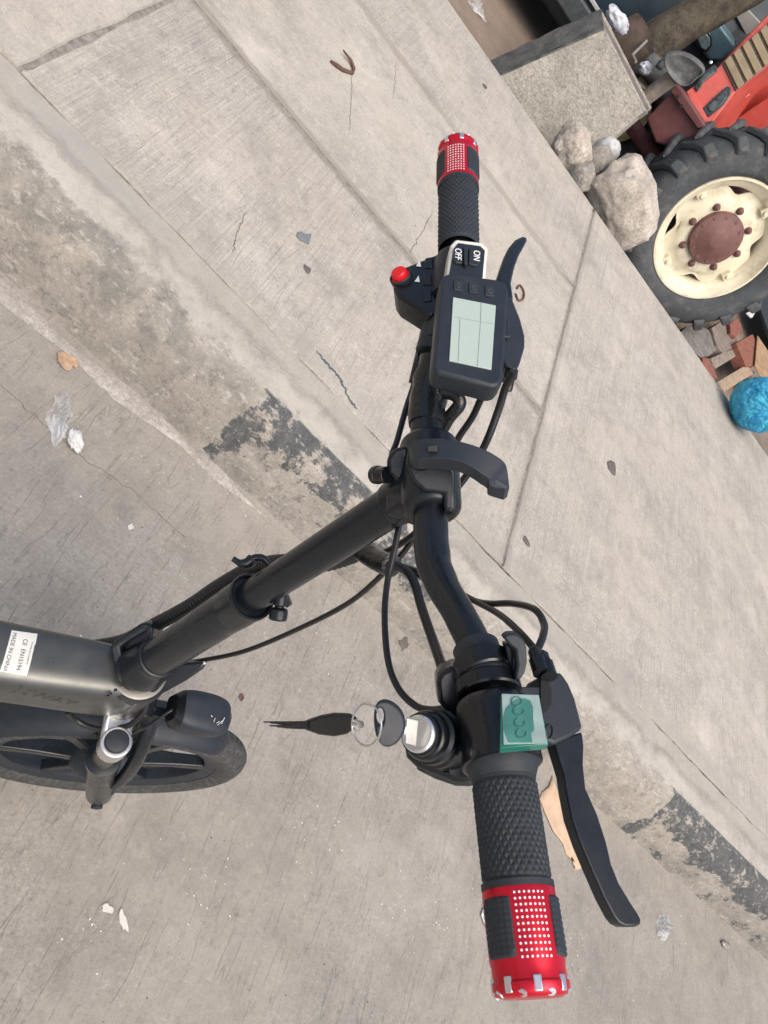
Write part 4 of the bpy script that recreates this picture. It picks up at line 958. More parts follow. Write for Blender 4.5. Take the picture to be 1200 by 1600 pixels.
# --- grips
def grip(s, r_in, r_mid, r_out, dots_at, ins_at):
    a, c, e = camdir(s * (r_in + r_out) / 2)
    o = B(s * r_in); ax = (B(s * r_out) - o).normalized(); Lm = (r_mid - r_in); Lt = (r_out - r_in)
    e_ = (e - ax * e.dot(ax)).normalized(); c_ = (c - ax * c.dot(ax)).normalized()
    def pos(h, ang, rad_): return o + ax * h + (c_ * math.cos(ang) + e_ * math.sin(ang)) * rad_
    # diamond rubber sleeve
    NA, NH = 168, max(60, int(Lm / 0.00045)); g = G(); vs = []
    for j in range(NH + 1):
        h = Lm * j / NH
        for i in range(NA):
            t = 2 * PI * i / NA
            q = (h / 0.0026)
            d1 = abs(math.sin(14 * t / 1 + q * PI / 1.0 * 0.5)); d2 = abs(math.sin(14 * t - q * PI * 0.5))
            edge = min(1, max(0, (h - 0.003) / 0.001), max(0, (Lm - 0.004 - h) / 0.001)); edge = max(0, min(1, edge))
            rr_ = 0.0158 + 0.0010 * min(d1, d2) ** 0.7 * edge
            if h > Lm - 0.0035: rr_ = 0.0174
            elif h < 0.002: rr_ = 0.0165
            vs.append(pos(h, t, rr_))
    g.add(vs, [(j * NA + i, j * NA + (i + 1) % NA, (j + 1) * NA + (i + 1) % NA, (j + 1) * NA + i) for j in range(NH) for i in range(NA)])
    gr = part(g, 'grip', RUB)
    # red metal end
    g = G(); g.lathe(o + ax * Lm, ax, [(0.0160, -0.001), (0.0172, 0.0), (0.0174, 0.002), (0.0172, (Lt - Lm) * 0.70), (0.0168, (Lt - Lm) * 0.74), (0.0168, (Lt - Lm) * 0.86), (0.0176, (Lt - Lm) * 0.88), (0.0176, (Lt - Lm) * 0.95), (0.0160, (Lt - Lm) * 1.0), (0.0125, (Lt - Lm) * 1.02), (0.0, (Lt - Lm) * 1.02)], 64, x=c_)
    g.obj('end_cap', RED, gr)
    Le = Lt - Lm
    # rubber inserts
    for ca in ins_at:
        hw = math.radians(29); g = G(); vs = []; NI, NJ = 20, 30
        for j in range(NJ + 1):
            for i in range(NI + 1):
                x = i / NI * 2 - 1; y = j / NJ * 2 - 1
                # rounded rectangle footprint
                k = (abs(x) ** 8 + abs(y) ** 10) ** 0.1
                f = max(0.0, min(1, (1.0 - k) / 0.12)) if k < 1 else 0
                bmp = 0.0007 * (math.sin(i * PI / 1.5) ** 2) * (math.sin(j * PI / 1.5) ** 2)
                vs.append(pos(Lm + Le * (0.08 + 0.60 * (y + 1) / 2), ca + hw * x, 0.0166 + 0.0015 * f ** 0.5 + bmp))
        g.add(vs, [(j * (NI + 1) + i, j * (NI + 1) + i + 1, (j + 1) * (NI + 1) + i + 1, (j + 1) * (NI + 1) + i) for j in range(NJ) for i in range(NI)])
        g.obj('rubber_insert', RUB, gr)
    # printed dots
    g = G()
    for ca in dots_at:
        for i in range(7):
            for j in range(11):
                h = Lm + Le * (0.07 + 0.60 * j / 10); t = ca + math.radians(-22 + 44 * i / 6)
                p_ = pos(h, t, 0.01745); nr = (c_ * math.cos(t) + e_ * math.sin(t))
                g.lathe(p_ - nr * 0.0002, nr, [(0.00058, 0), (0.00058, 0.00032), (0.0, 0.0004)], 8, x=ax)
    stuff(g.obj('dot_pattern', WHT, gr))
    # bright notches and holes round the end
    for k in range(8):
        t = 2 * PI * k / 8 + 0.2; nr = (c_ * math.cos(t) + e_ * math.sin(t)); tg = ax.cross(nr)
        g = G(); g.box(pos(Lm + Le * 0.90, t, 0.0166), ax * 0.0032, tg * 0.0019, nr * 0.0011); g.obj('notch', SILV, gr, bevel=0.0006, segs=2)
        g = G(); g.lathe(pos(Lm + Le * 0.985, t + 0.35, 0.0163), (ax * 0.75 + nr * 0.65), [(0.0021, -0.001), (0.0021, 0.0001), (0.0014, 0.0002), (0, 0.0001)], 12); g.obj('end_hole', SILV, gr)
    return gr
D = math.radians
grip(1, 0.214, 0.2665, 0.309, [D(16), D(136), D(-104)], [D(-42), D(78), D(198)])
grip(-1, 0.190, 0.2605, 0.309, [D(-6), D(114), D(-126)], [D(54), D(-66), D(174)])

# --- stem
def Sx(t): return P0 + SDn * t
g = G(); g.tube([Sx(0.018), Sx(0.15), Sx(0.28)], 0.0158, 36); part(g, 'stem_tube', BLK)
g = G(); g.tube([Sx(0.258), Sx(0.35), Sx(0.49)], 0.0214, 40)
g2 = g; part(g, 'outer_stem_tube', BLK)
g = G(); g.lathe(Sx(0.252), SDn, [(0.0195, 0.004), (0.0205, 0.0), (0.0226, -0.001), (0.0234, 0.001), (0.0234, 0.004), (0.0222, 0.006), (0.0222, 0.034), (0.0213, 0.036)], 48)
col = part(g, 'stem_collar', BLK)
g = G(); tdir = (at(437, 940, 0.72) - Sx(0.265)).normalized()
k0 = at(440, 925, 0.69); k1 = at(437, 946, 0.69); k2 = at(434, 968, 0.69)
g.cyl(k0, k1, 0.0062, 0.0062, 20); g.lathe(k1, (k2 - k1), [(0.0045, 0), (0.0045, 0.002), (0.0078, 0.003), (0.0085, 0.005), (0.0085, 0.0125), (0.0075, 0.0138), (0.0, 0.0142)], 28)
g.prism([at(430, 938, 0.70), at(450, 930, 0.70), at(456, 945, 0.70), at(448, 950, 0.70)], RZ * 0.008)
g.obj('collar_knob', BLK, col, bevel=0.0008)
g = G(); P = [at(425, 888, 0.715), at(412, 873, 0.715), at(398, 872, 0.715), at(388, 879, 0.712), at(376, 880, 0.71), at(364, 873, 0.71)]
pp = cr(P, 6); n = len(pp)
g.tube(pp, [0.0028 + 0.003 * (math.sin(PI * min(1, i / n * 1.15)) ** 1) * (1 if i > n * 0.45 else 0.35) for i in range(n)], 14); g.obj('collar_lever', BLK, col)

# --- clamp that holds the bar
g = G(); A_ = R_
g.lathe(L(0), R_, [(0.0150, -0.036), (0.0205, -0.034), (0.0215, -0.030), (0.0215, 0.020), (0.0205, 0.026), (0.0160, 0.027)], 44)
g.box(L(0, -0.016, 0.0), R_ * 0.021, U_ * 0.014, N_ * 0.018)
g.cyl(L(0, -0.004), Sx(0.042), 0.0205, 0.0175, 32)
cl = part(g, 'stem_clamp', BLK, bevel=0.003)
# clamp plates
def PLp(pts, d0, th, name, mat, parent, bevel=0.001, Nrm=None, P=None):
    """solid from a pixel outline at camera depth d0 (or on plane P, Nrm), th deep away from the camera"""
    if Nrm is None: poly = [at(u, v, d0) for u, v in pts]; dv = RZ * th
    else: poly = [on(u, v, P, Nrm) for u, v in pts]; dv = -Nrm * th
    g = G(); g.prism(poly, dv); return g.obj(name, mat, parent, bevel=bevel)
PLp([(638, 702), (652, 690), (700, 712), (712, 738), (712, 796), (704, 803), (694, 796), (694, 772), (664, 768), (646, 752), (634, 728)], 0.505, 0.016, 'clamp_cap', BLK, cl, 0.004)
PLp([(604, 716), (616, 700), (636, 696), (640, 730), (650, 755), (642, 768), (618, 750), (606, 740)], 0.535, 0.020, 'hinge_tab', BLK, cl, 0.003)
g = G(); q0, q1 = at(590, 742, 0.545), at(606, 742, 0.535); g.cyl(q0, q1, 0.0062, 0.0062, 24); g.lathe(q0, (q0 - q1), [(0.0068, -0.002), (0.0068, 0.003), (0.004, 0.005), (0.0, 0.004)], 24); g.obj('hinge_bolt', BLKG, cl, bevel=0.0005)
g = G(); q = at(702, 797, 0.508); g.lathe(q, -RZ + RY * 0.6, [(0.0032, 0), (0.0032, 0.002), (0.0018, 0.0022), (0.0016, 0.0012), (0, 0.0012)], 16); g.obj('clamp_screw', BLKG, cl)
g = G(); q = at(658, 722, 0.497); g.lathe(q, -RZ * 0.6 + RY * 0.8, [(0.0075, -0.006), (0.0075, 0.001), (0.0062, 0.0025), (0.003, 0.0028), (0, 0.0028)], 28); g.obj('pivot_pin', BLKG, cl)
# quick release lever: curved blade sweeping to the right and over
up_e = [(640, 696), (652, 688), (672, 685), (700, 686), (728, 692), (752, 700), (772, 710), (788, 722), (793, 736), (796, 762)]
lo_e = [(646, 712), (654, 717), (674, 716), (700, 717), (722, 722), (740, 731), (753, 740), (764, 748), (766, 758), (790, 766)]
g = G(); UL = cr([at(u, v, 0.475 - 0.012 * math.sin(i / 9 * PI)) for i, (u, v) in enumerate(up_e)], 4); LL = cr([at(u, v, 0.468 - 0.012 * math.sin(i / 9 * PI)) for i, (u, v) in enumerate(lo_e)], 4)
n = len(UL); thk = RZ * 0.009 + RY * 0.006
g.add(UL + LL + [p_ + thk for p_ in UL] + [p_ + thk for p_ in LL], [(i, i + 1, n + i + 1, n + i) for i in range(n - 1)] + [(2 * n + i, 3 * n + i, 3 * n + i + 1, 2 * n + i + 1) for i in range(n - 1)] + [(i, 2 * n + i, 2 * n + i + 1, i + 1) for i in range(n - 1)] + [(n + i, n + i + 1, 3 * n + i + 1, 3 * n + i) for i in range(n - 1)] + [(0, n, 3 * n, 2 * n), (n - 1, 3 * n - 1, 4 * n - 1, 2 * n - 1)])
ql = g.obj('quick_release_lever', BLKM, cl, bevel=0.0016)
PLp([(668, 696), (684, 695), (684, 706), (668, 706)], 0.4595, 0.003, 'lever_slot', HOLE, cl, 0.0004)
PLp([(764, 746), (768, 741), (796, 760), (790, 766), (766, 759)], 0.466, 0.010, 'lever_tip', BLKM, cl, 0.001)

# --- folding hinge and latch at the foot of the stem
g = G()
g.lathe(Sx(0.462), SDn, [(0.0212, -0.003), (0.0232, -0.002), (0.0238, 0.001), (0.0225, 0.004), (0.0225, 0.014), (0.0245, 0.022), (0.0285, 0.040), (0.0285, 0.052), (0.026, 0.056)], 44)
hg = part(g, 'folding_hinge', BLK)
hinge_pts = [(168, 1015), (176, 1003), (218, 975), (230, 972), (240, 980), (236, 1000), (245, 1040), (262, 1056), (240, 1085), (210, 1085), (190, 1060)]
PLp(hinge_pts, 0.888, 0.050, 'hinge_block', BLK, hg, 0.006)
PLp([(172, 1012), (184, 1002), (222, 978), (232, 984), (200, 1003), (187, 1012), (196, 1045), (188, 1050), (176, 1032)], 0.872, 0.014, 'hinge_arm', BLKM, hg, 0.003)
P = [at(300, 1036, 0.90), at(268, 1055, 0.91), at(244, 1086, 0.925)]
PLp([(262, 1044), (284, 1036), (322, 1033), (316, 1046), (290, 1064), (244, 1089), (241, 1082), (252, 1058)], 0.905, 0.014, 'latch_lever', BLKG, hg, 0.003)
g = G(); g.sphere(at(319, 1036, 0.903), 0.0025, 10); g.obj('latch_rivet', SILV, hg)
P = cr([at(234, 1052, 0.90), at(237, 1065, 0.90), at(243, 1076, 0.90), at(240, 1088, 0.91)], 5); g = G(); g.tube(P, 0.0035, 10); g.obj('latch_hook', BLKG, hg)
g = G(); P = [at(205 + 18 * t_, 1022 + 30 * t_ + 4 * math.sin(t_ * 3), 0.893) for t_ in np.linspace(0, 1, 9)]
for p_ in P: g.sphere(p_, 0.0012, 6)
stuff(g.obj('weld_bead', BLKM, hg))
# headset ring
g = G(); g.lathe(S_ + FD * 0.030, FD, [(0.029, -0.003), (0.0318, -0.002), (0.0318, 0.001), (0.029, 0.002)], 44); hr = part(g, 'headset_ring', simple('dull_steel', (0.25, 0.24, 0.22), 0.4, 0.7))
g = G(); g.lathe(S_ + FD * 0.036, FD, [(0.030, -0.004), (0.036, -0.003), (0.036, 0.003), (0.030, 0.004)], 44); part(g, 'headset_seal', BLKG)
g = G()
for k in range(10):
    g.sphere(S_ + FD * 0.034 + R_ * 0.034 * math.cos(k * 0.28 + 0.2) - FW * 0.034 * math.sin(k * 0.28 - 1.4) * -1, 0.0022, 6)
part(g, 'cable_guide', BLKG)

# --- frame: loft of rounded box sections going back from the head tube
def sect(c, rt, up, hw, hh, rr=0.35, n=28):
    out = []
    for i in range(n):
        t = 2 * PI * i / n; x, y = math.cos(t), math.sin(t); p = 4.5
        k = (abs(x) ** p + abs(y) ** p) ** (-1 / p); out.append(c + rt * x * k * hw + up * y * k * hh)
    return out
g = G(); secs = []
hd = S_ + FD * 0.042
path = [(0.035, -0.055, 0.026, 0.040), (0.018, -0.058, 0.034, 0.050), (-0.01, -0.060, 0.036, 0.054), (-0.05, -0.066, 0.037, 0.052), (-0.09, -0.072, 0.038, 0.048), (-0.14, -0.080, 0.039, 0.047), (-0.20, -0.088, 0.040, 0.046), (-0.40, -0.11, 0.040, 0.046), (-0.62, -0.13, 0.038, 0.045), (-0.66, -0.135, 0.030, 0.036)]
for (f_, z_, hw, hh) in path: secs.append(sect(V((S_.x, S_.y, S_.z)) + FW * f_ + UP * (z_ - 0.022), R_, (UP - FW * 0.1).normalized(), hw, hh))
n = 28; vs = [p_ for s_ in secs for p_ in s_]
g.add(vs, [(k * n + i, k * n + (i + 1) % n, (k + 1) * n + (i + 1) % n, (k + 1) * n + i) for k in range(len(secs) - 1) for i in range(n)] + [tuple(range(n)), tuple(range((len(secs) - 1) * n, len(secs) * n))])
frame = part(g, 'frame', FRM, subsurf=2)
g = G(); g.cyl(S_ + FD * 0.036, S_ + FD * 0.128, 0.031, 0.031, 40); g.obj('head_tube', FRM, frame, bevel=0.003)
# rear of the bicycle (out of the picture)
rb = S_ - FW * 0.63; rb = V((rb.x, rb.y, S_.z - 0.15))
seat_b = rb - FW * 0.03; g = G(); g.cyl(seat_b - UP * 0.32 + FW * 0.06, seat_b + UP * 0.1 - FW * 0.03, 0.021, 0.021, 24); part(g, 'seat_tube', FRM)
RA = AX - FW * 1.02; RA.z = 0.2287
for s_ in (-1, 1):
    g = G(); g.tube([seat_b - UP * 0.30 + FW * 0.05 + R_ * 0.03 * s_, RA + R_ * 0.062 * s_], 0.011, 14); g.tube([seat_b - UP * 0.03 + R_ * 0.02 * s_, RA + R_ * 0.062 * s_], 0.009, 14); part(g, 'chain_stay', FRM)

# labels on the frame: CE sticker and the faint name on the side
from mathutils.bvhtree import BVHTree
bpy.context.view_layer.update()
_dg = bpy.context.evaluated_depsgraph_get(); _ev = frame.evaluated_get(_dg); _me = _ev.to_mesh()
_off = wloc(frame); bvh = BVHTree.FromPolygons([V(v.co) + _off for v in _me.vertices], [tuple(p_.vertices) for p_ in _me.polygons]); _ev.to_mesh_clear()
def hit(p_, d_):
    h = bvh.ray_cast(p_ - d_ * 0.1, d_)
    return h[0] if h[0] is not None else p_
topN = (UP - FW * 0.10).normalized()
TP = S_ - FW * 0.155 + UP * (-0.105 + 0.048)
TP = hit(on(30, 1020, TP, topN), -topN)
def onT(u, v): return on(u, v, TP, topN)
corners = [onT(19, 984), onT(59, 990), onT(42, 1056), onT(1, 1048)]
g = G(); vs, fs = wallq(*corners, nn=12); g.add([hit(p_, -topN) + topN * 0.0006 for p_ in vs], fs)
stk = g.obj('certification_sticker', simple('sticker_vinyl', (0.62, 0.62, 0.58), 0.35, var=0.05), frame)
xd = (onT(24, 1050) - onT(40, 986)); yd = (onT(60, 1022) - onT(2, 1016))
hgt = (onT(59, 1020) - onT(10, 1015)).length
def drape(o, d_, off):
    L0 = wloc(o)
    for v in o.data.vertices:
        w_ = V(v.co) + L0; v.co = hit(w_, d_) - d_ * off - L0
for s_t, u, v, k in (('MADE IN CHINA', 16, 1018, 0.185), ('CE  EN15194', 34, 1023, 0.20), ('Working class waterproof', 46, 1021, 0.075), ('Speed 25km/h', 52, 1018, 0.075)):
    o = text('lettering', s_t, hgt * k, onT(u, v), xd, yd, INK, stk, 0.0); drape(o, -topN, 0.0009)
sp_ = S_ - FW * 0.11 + UP * (-0.099) + R_ * 0.0405
o = text('side_lettering', 'NWAY', 0.024, on(70, 1094, sp_, R_), FW - UP * 0.10, UP, FRMD, frame, 0.0); drape(o, -R_, 0.0004)

# --- suspension fork
def Fk(t, r=0.0, f=0.0): return S_ + FD * t + R_ * r + FW * f
g = G(); g.box(Fk(0.138), R_ * 0.058, FW * 0.020, FD * 0.010); g.cyl(Fk(0.12), Fk(0.15), 0.026, 0.026, 24)
part(g, 'fork_crown', SILV, bevel=0.006)
for s_ in (-1, 1):
    g = G(); g.cyl(Fk(0.122, 0.060 * s_), Fk(0.155, 0.060 * s_), 0.0195, 0.0195, 32); lg_top = part(g, 'fork_leg', SILV, bevel=0.002)
    g = G(); g.lathe(Fk(0.122, 0.060 * s_), -FD, [(0.0150, -0.002), (0.0150, 0.003), (0.0135, 0.0055), (0.008, 0.0068), (0, 0.007)], 32); g.obj('fork_cap', BLKM, lg_top)
    g = G(); g.cyl(Fk(0.15, 0.060 * s_), Fk(0.24, 0.060 * s_), 0.0155, 0.0155, 28); g.obj('stanchion', simple('worn_steel', (0.16, 0.155, 0.14), 0.3, 0.8), lg_top)
    e0 = Fk(0.215, 0.060 * s_); e1 = AX + R_ * 0.064 * s_
    g = G(); g.lathe(e0, (e1 - e0), [(0.016, 0), (0.0235, 0.002), (0.0235, 0.018), (0.0205, 0.022), (0.0205, (e1 - e0).length - 0.01), (0.014, (e1 - e0).length + 0.012)], 32); g.obj('lower_leg', BLK, lg_top)
# brake post and axle nut
g = G(); g.lathe(AX + R_ * 0.062, R_, [(0.013, 0), (0.013, 0.008), (0.009, 0.009), (0.009, 0.024), (0, 0.026)], 20); part(g, 'axle_nut', BLKM)
g = G(); q = at(170, 1240, 1.17); g.lathe(q - R_ * 0.02, R_, [(0.007, 0), (0.009, 0.006), (0.009, 0.018), (0.006, 0.022), (0, 0.023)], 18); g.tube([q, AX + R_ * 0.06], 0.006, 10); part(g, 'brake_post', BLKM)

# --- wheels
def bike_wheel(C, name, R=0.2287, detail=True):
    def wp(a, r, w_): return C + (FW * math.cos(a) + UP * math.sin(a)) * r + R_ * w_
    g = G(); g.lathe(C, R_, [(0.184, 0.016), (0.184, -0.016), (0.176, -0.016), (0.160, -0.010), (0.158, 0.0), (0.160, 0.010), (0.176, 0.016)], 80, x=FW, closed=True)
    rim = part(g, name, BLKM)
    # tyre with a shallow block tread
    prof = [(0.180, 0.017), (0.190, 0.0225), (0.202, 0.0265), (0.212, 0.0245), (0.219, 0.020), (0.2235, 0.015), (0.2262, 0.0095), (0.2282, 0.004), (0.2282, -0.004), (0.2262, -0.0095), (0.2235, -0.015), (0.219, -0.020), (0.212, -0.0245), (0.202, -0.0265), (0.190, -0.0225), (0.180, -0.017)]
    SG = 320; vs = []
    for i in range(SG):
        a = 2 * PI * i / SG
        for k, (r, w_) in enumerate(prof):
            cut = 0
            if 3 < k < 12:
                ph = (i + (abs(w_) * 260)) % 5
                if ph < 1.6: cut = 0.0042
            vs.append(wp(a, r - cut, w_))
    n = len(prof); g = G(); g.add(vs, [(i * n + k, i * n + (k + 1) % n, ((i + 1) % SG) * n + (k + 1) % n, ((i + 1) % SG) * n + k) for i in range(SG) for k in range(n)])
    g.obj('tyre', TYRE, rim)
    hr_ = 0.058 if name == 'rear_wheel' else 0.055
    g = G(); g.lathe(C, R_, [(0.012, -0.055), (0.02, -0.045), (0.045, -0.035), (hr_, -0.022), (hr_, 0.022), (0.045, 0.035), (0.02, 0.045), (0.012, 0.055)], 40, x=FW); g.obj('hub', BLKM, rim)
    for k in range(6):
        a = 2 * PI * k / 6 + 0.3; g = G()
        q4 = []
        for (r_, da, ww) in ((hr_ - 0.006, 0.20, 0.015), (0.11, 0.085, 0.011), (0.163, 0.075, 0.010)):
            for sg in (-1, 1):
                for sw in (-1, 1): q4.append(wp(a + da * sg, r_, ww * sw))
        g.add(q4, [(0, 1, 3, 2), (8, 10, 11, 9)] + [(b_ + x0, b_ + x1, b_ + 4 + x1, b_ + 4 + x0) for b_ in (0, 4) for x0, x1 in ((0, 1), (1, 3), (3, 2), (2, 0))])
        g.obj('spoke', BLK, rim, bevel=0.003)
    g = G(); g.lathe(C - R_ * 0.042, R_, [(0.05, -0.001), (0.08, -0.001), (0.08, 0.001), (0.05, 0.001)], 48, closed=True); g.obj('brake_disc', SILV, rim)
    return rim
bike_wheel(AX, 'front_wheel'); bike_wheel(RA, 'rear_wheel')

# --- fender
def fender(C, a0_, a1_, name, R=0.246, hw=0.034):
    g = G(); NS, NW_ = 48, 12; vs = []
    for lay, dr in ((0, 0.0), (1, -0.0022)):
        for i in range(NS + 1):
            a = a0_ + (a1_ - a0_) * i / NS; endk = min(1, (i / NS) / 0.10); wdt = hw * (0.45 + 0.55 * math.sqrt(max(0, 1 - (1 - endk) ** 2))) if endk < 1 else hw
            drop = 0.010 * (1 - endk) ** 2
            for j in range(NW_ + 1):
                t = (j / NW_ * 2 - 1) * 1.25; rr_ = R + dr - 0.016 * (1 - math.cos(t)) * 1.15 - drop
                vs.append(C + (FW * math.cos(a) + UP * math.sin(a)) * rr_ + R_ * math.sin(t) / math.sin(1.25) * (wdt + dr * 0.3))
    M_ = (NS + 1) * (NW_ + 1); q = NW_ + 1
    fs = [(i * q + j, i * q + j + 1, (i + 1) * q + j + 1, (i + 1) * q + j) for i in range(NS) for j in range(NW_)] + [(M_ + i * q + j, M_ + (i + 1) * q + j, M_ + (i + 1) * q + j + 1, M_ + i * q + j + 1) for i in range(NS) for j in range(NW_)]
    fs += [(i * q, (i + 1) * q, M_ + (i + 1) * q, M_ + i * q) for i in range(NS)] + [(i * q + NW_, M_ + i * q + NW_, M_ + (i + 1) * q + NW_, (i + 1) * q + NW_) for i in range(NS)]
    fs += [(j, M_ + j, M_ + j + 1, j + 1) for j in range(NW_)] + [(NS * q + j, NS * q + j + 1, M_ + NS * q + j + 1, M_ + NS * q + j) for j in range(NW_)]
    g.add(vs, fs); return part(g, name, BLKM)
fender(AX, D(65), D(195), 'front_fender', 0.245, 0.031); fender(RA, D(40), D(200), 'rear_fender')
# fork arch / fender stay that bows over the right fork leg
g = G(); P = cr([at(236, 1098, 0.985), at(235, 1120, 1.0), at(228, 1150, 1.01), at(214, 1185, 1.04), at(196, 1212, 1.09), at(180, 1226, 1.12)], 6)
g.tube(P, [0.009 + 0.002 * math.sin(i / len(P) * PI) for i in range(len(P))], 10); part(g, 'fender_stay', BLK)
g = G(); g.box(at(228, 1104, 1.0), R_ * 0.022, FW * 0.006, FD * 0.030); part(g, 'lamp_bracket', BLK, bevel=0.002)

# --- headlight over the fender
hc = at(313, 1116, 0.985)
g = G(); secs = []; hdr = FW
for (f_, hw, hh) in ((-0.040, 0.016, 0.013), (-0.036, 0.0225, 0.020), (-0.024, 0.0265, 0.0225), (0.0, 0.0275, 0.0225), (0.022, 0.0265, 0.021), (0.034, 0.0225, 0.018), (0.040, 0.015, 0.013)):
    secs.append(sect(hc + FW * f_, R_, UP, hw, hh, n=24))
n = 24; g.add([p_ for s_ in secs for p_ in s_], [(k * n + i, k * n + (i + 1) % n, (k + 1) * n + (i + 1) % n, (k + 1) * n + i) for k in range(len(secs) - 1) for i in range(n)] + [tuple(range(n)), tuple(range((len(secs) - 1) * n, len(secs) * n))])
hl = part(g, 'headlight', BLKM, subsurf=2)
g = G(); g.lathe(hc + FW * 0.036, FW, [(0.014, 0), (0.013, 0.004), (0.008, 0.005), (0, 0.0055)], 28); g.obj('lens', simple('headlight_lens', (0.05, 0.055, 0.06), 0.1), hl)
g = G(); g.add([p_ for s_ in (sect(hc - FW * 0.0425 + UP * 0.0, R_, UP, 0.0165, 0.014, n=24), sect(hc - FW * 0.034, R_, UP, 0.0232, 0.0205, n=24)) for p_ in s_], [(i, (i + 1) % 24, 24 + (i + 1) % 24, 24 + i) for i in range(24)] + [tuple(range(24))]); g.obj('rear_cap', BLKG, hl)
g = G(); g.prism([hc - UP * 0.020 - FW * 0.02 + R_ * 0.01, hc - UP * 0.020 + FW * 0.02 + R_ * 0.01, hc - UP * 0.020 + FW * 0.02 - R_ * 0.01, hc - UP * 0.020 - FW * 0.02 - R_ * 0.01], -UP * 0.008); g.box((hc - UP * 0.025 + at(228, 1110, 1.0)) / 2, FW * 0.05, R_ * 0.006, UP * 0.003); g.obj('mount', BLK, hl)
g = G()
for (a, b) in (((334, 1128), (336, 1122)), ((338, 1130), (343, 1127)), ((340, 1133), (350, 1124)), ((346, 1131), (351, 1121)), ((330, 1118), (332, 1120))):
    g = G(); p9 = [on(u, v, hc + UP * 0.0228, UP) for u, v in (a, b)]; g.tube([p9[0], p9[1]], 0.0005, 5); g.obj('scratch', PAPER, hl)

# --- cables
def cable(pts, r=0.0024, mat=CABLE, name='cable', n=8, seg=10):
    g = G(); g.tube(cr([at(*p_) for p_ in pts], n), r, seg); return part(g, name, mat)
cable([(668, 500, .60), (660, 545, .60), (650, 590, .59), (634, 640, .585), (620, 690, .575), (612, 712, .57), (614, 740, .565), (628, 785, .575), (618, 850, .57), (606, 905, .565), (601, 960, .55), (606, 1030, .52), (622, 1075, .50), (648, 1102, .485), (672, 1109, .475), (696, 1107, .465)], 0.0024)
cable([(672, 490, .60), (664, 530, .60), (655, 570, .59), (648, 600, .59)], 0.0052, TAPE, 'taped_bundle')
cable([(765, 600, .56), (752, 622, .57), (738, 652, .58), (716, 685, .59), (700, 720, .60), (672, 790, .64), (640, 850, .66), (600, 895, .68), (540, 945, .74), (450, 990, .82), (380, 1018, .87), (320, 1031, .91), (285, 1036, .93)], 0.0028)
cable([(803, 580, .54), (790, 605, .55), (779, 640, .56), (760, 690, .57), (738, 730, .59), (712, 765, .60), (680, 800, .62), (640, 840, .65), (590, 868, .67), (560, 868, .69)], 0.0030)
cable([(700, 605, .565), (660, 612, .575), (645, 628, .58), (640, 650, .58)], 0.0022)
cable([(606, 882, .625), (624, 886, .622), (640, 897, .615), (650, 918, .603), (656, 940, .59), (665, 968, .57), (678, 1005, .54), (694, 1052, .50)], 0.0038)
cable([(606, 878, .63), (650, 892, .62), (690, 912, .60), (740, 938, .56), (780, 960, .52), (812, 988, .48), (838, 1018, .455), (846, 1030, .45)], 0.0024)
cable([(612, 884, .63), (655, 900, .62), (700, 925, .60), (755, 942, .55), (800, 943, .52), (835, 952, .49), (850, 975, .47), (848, 995, .455), (840, 1015, .445), (836, 1030, .44)], 0.0024)
def wrap(pts, r, pitch, name='cable_wrap', mat=None):
    P = cr([at(*p_) for p_ in pts], 10); g = G(); rs_ = []; ln = 0; Q = []
    D_ = [0]
    for a, b in zip(P, P[1:]): D_.append(D_[-1] + (b - a).length)
    N2 = int(D_[-1] / pitch * 6) + 6; k = 0
    for i in range(N2):
        s_ = D_[-1] * i / (N2 - 1)
        while k < len(P) - 2 and D_[k + 1] < s_: k += 1
        Q.append(P[k].lerp(P[k + 1], (s_ - D_[k]) / max(1e-6, D_[k + 1] - D_[k]))); rs_.append(r * (1 + 0.13 * abs(math.sin(i / 6 * PI)) - 0.07))
    g.tube(Q, rs_, 16); return part(g, name, mat or CABLE)
wrap([(606, 882, .63), (586, 872, .65), (566, 858, .67), (545, 868, .69), (500, 880, .71), (430, 880, .75), (385, 893, .80), (340, 918, .84), (300, 945, .87), (262, 966, .90), (230, 982, .93), (196, 1000, .97), (160, 1008, 1.0), (120, 1012, 1.03)], 0.0085, 0.006)
g = G(); P = cr([at(612, 884, .625), at(590, 875, .645), at(566, 860, .665)], 8); g.tube(P, 0.0098, 14); part(g, 'taped_bundle', TAPE)
cable([(278, 1105, .96), (258, 1116, .955), (235, 1132, .96), (210, 1144, .97), (180, 1150, .98), (160, 1146, .98)], 0.0022)
cable([(106, 1112, .93), (118, 1124, .945), (135, 1134, .95), (165, 1140, .95), (200, 1134, .95), (222, 1116, .945), (232, 1094, .94), (236, 1078, .93)], 0.0038)
g = G(); 
for k in range(9): g.sphere(at(150 + 6 * k, 1148 + (k % 3) * 2 - k * 0.6, 0.965), 0.004 + 0.001 * (k % 2), 8)
part(g, 'cable_tie', CABLE)

# --- left controls: display, switch box, button pod, brake lever
DN = (U_ * 0.87 - N_ * 0.5).normalized(); DP = at(735, 510, 0.508)
dsp_pts = [(688, 440), (694, 429), (704, 425), (780, 436), (790, 441), (795, 452), (787, 592), (781, 601), (770, 604), (686, 582), (679, 576), (677, 566)]
disp = PLp(dsp_pts, 0, 0.017, 'display', BLKM, bike, 0.0035, DN, DP)
PLp([(708, 464), (775, 477), (768, 577), (702, 563)], 0, 0.0012, 'screen', SCR, disp, 0.0003, DN, DP + DN * 0.0009)
def onD(u, v, o): return on(u, v, DP + DN * o, DN)
g = G()
for (a, b) in (((710, 495), (751, 503)), ((752, 503), (770, 506)), ((719, 498), (716, 566)), ((752, 472), (751, 503)), ((751, 503), (746, 572))):
    A0, B0 = onD(*a, 0.0011), onD(*b, 0.0011); g.cyl(A0, B0, 0.00018, 0.00018, 4)
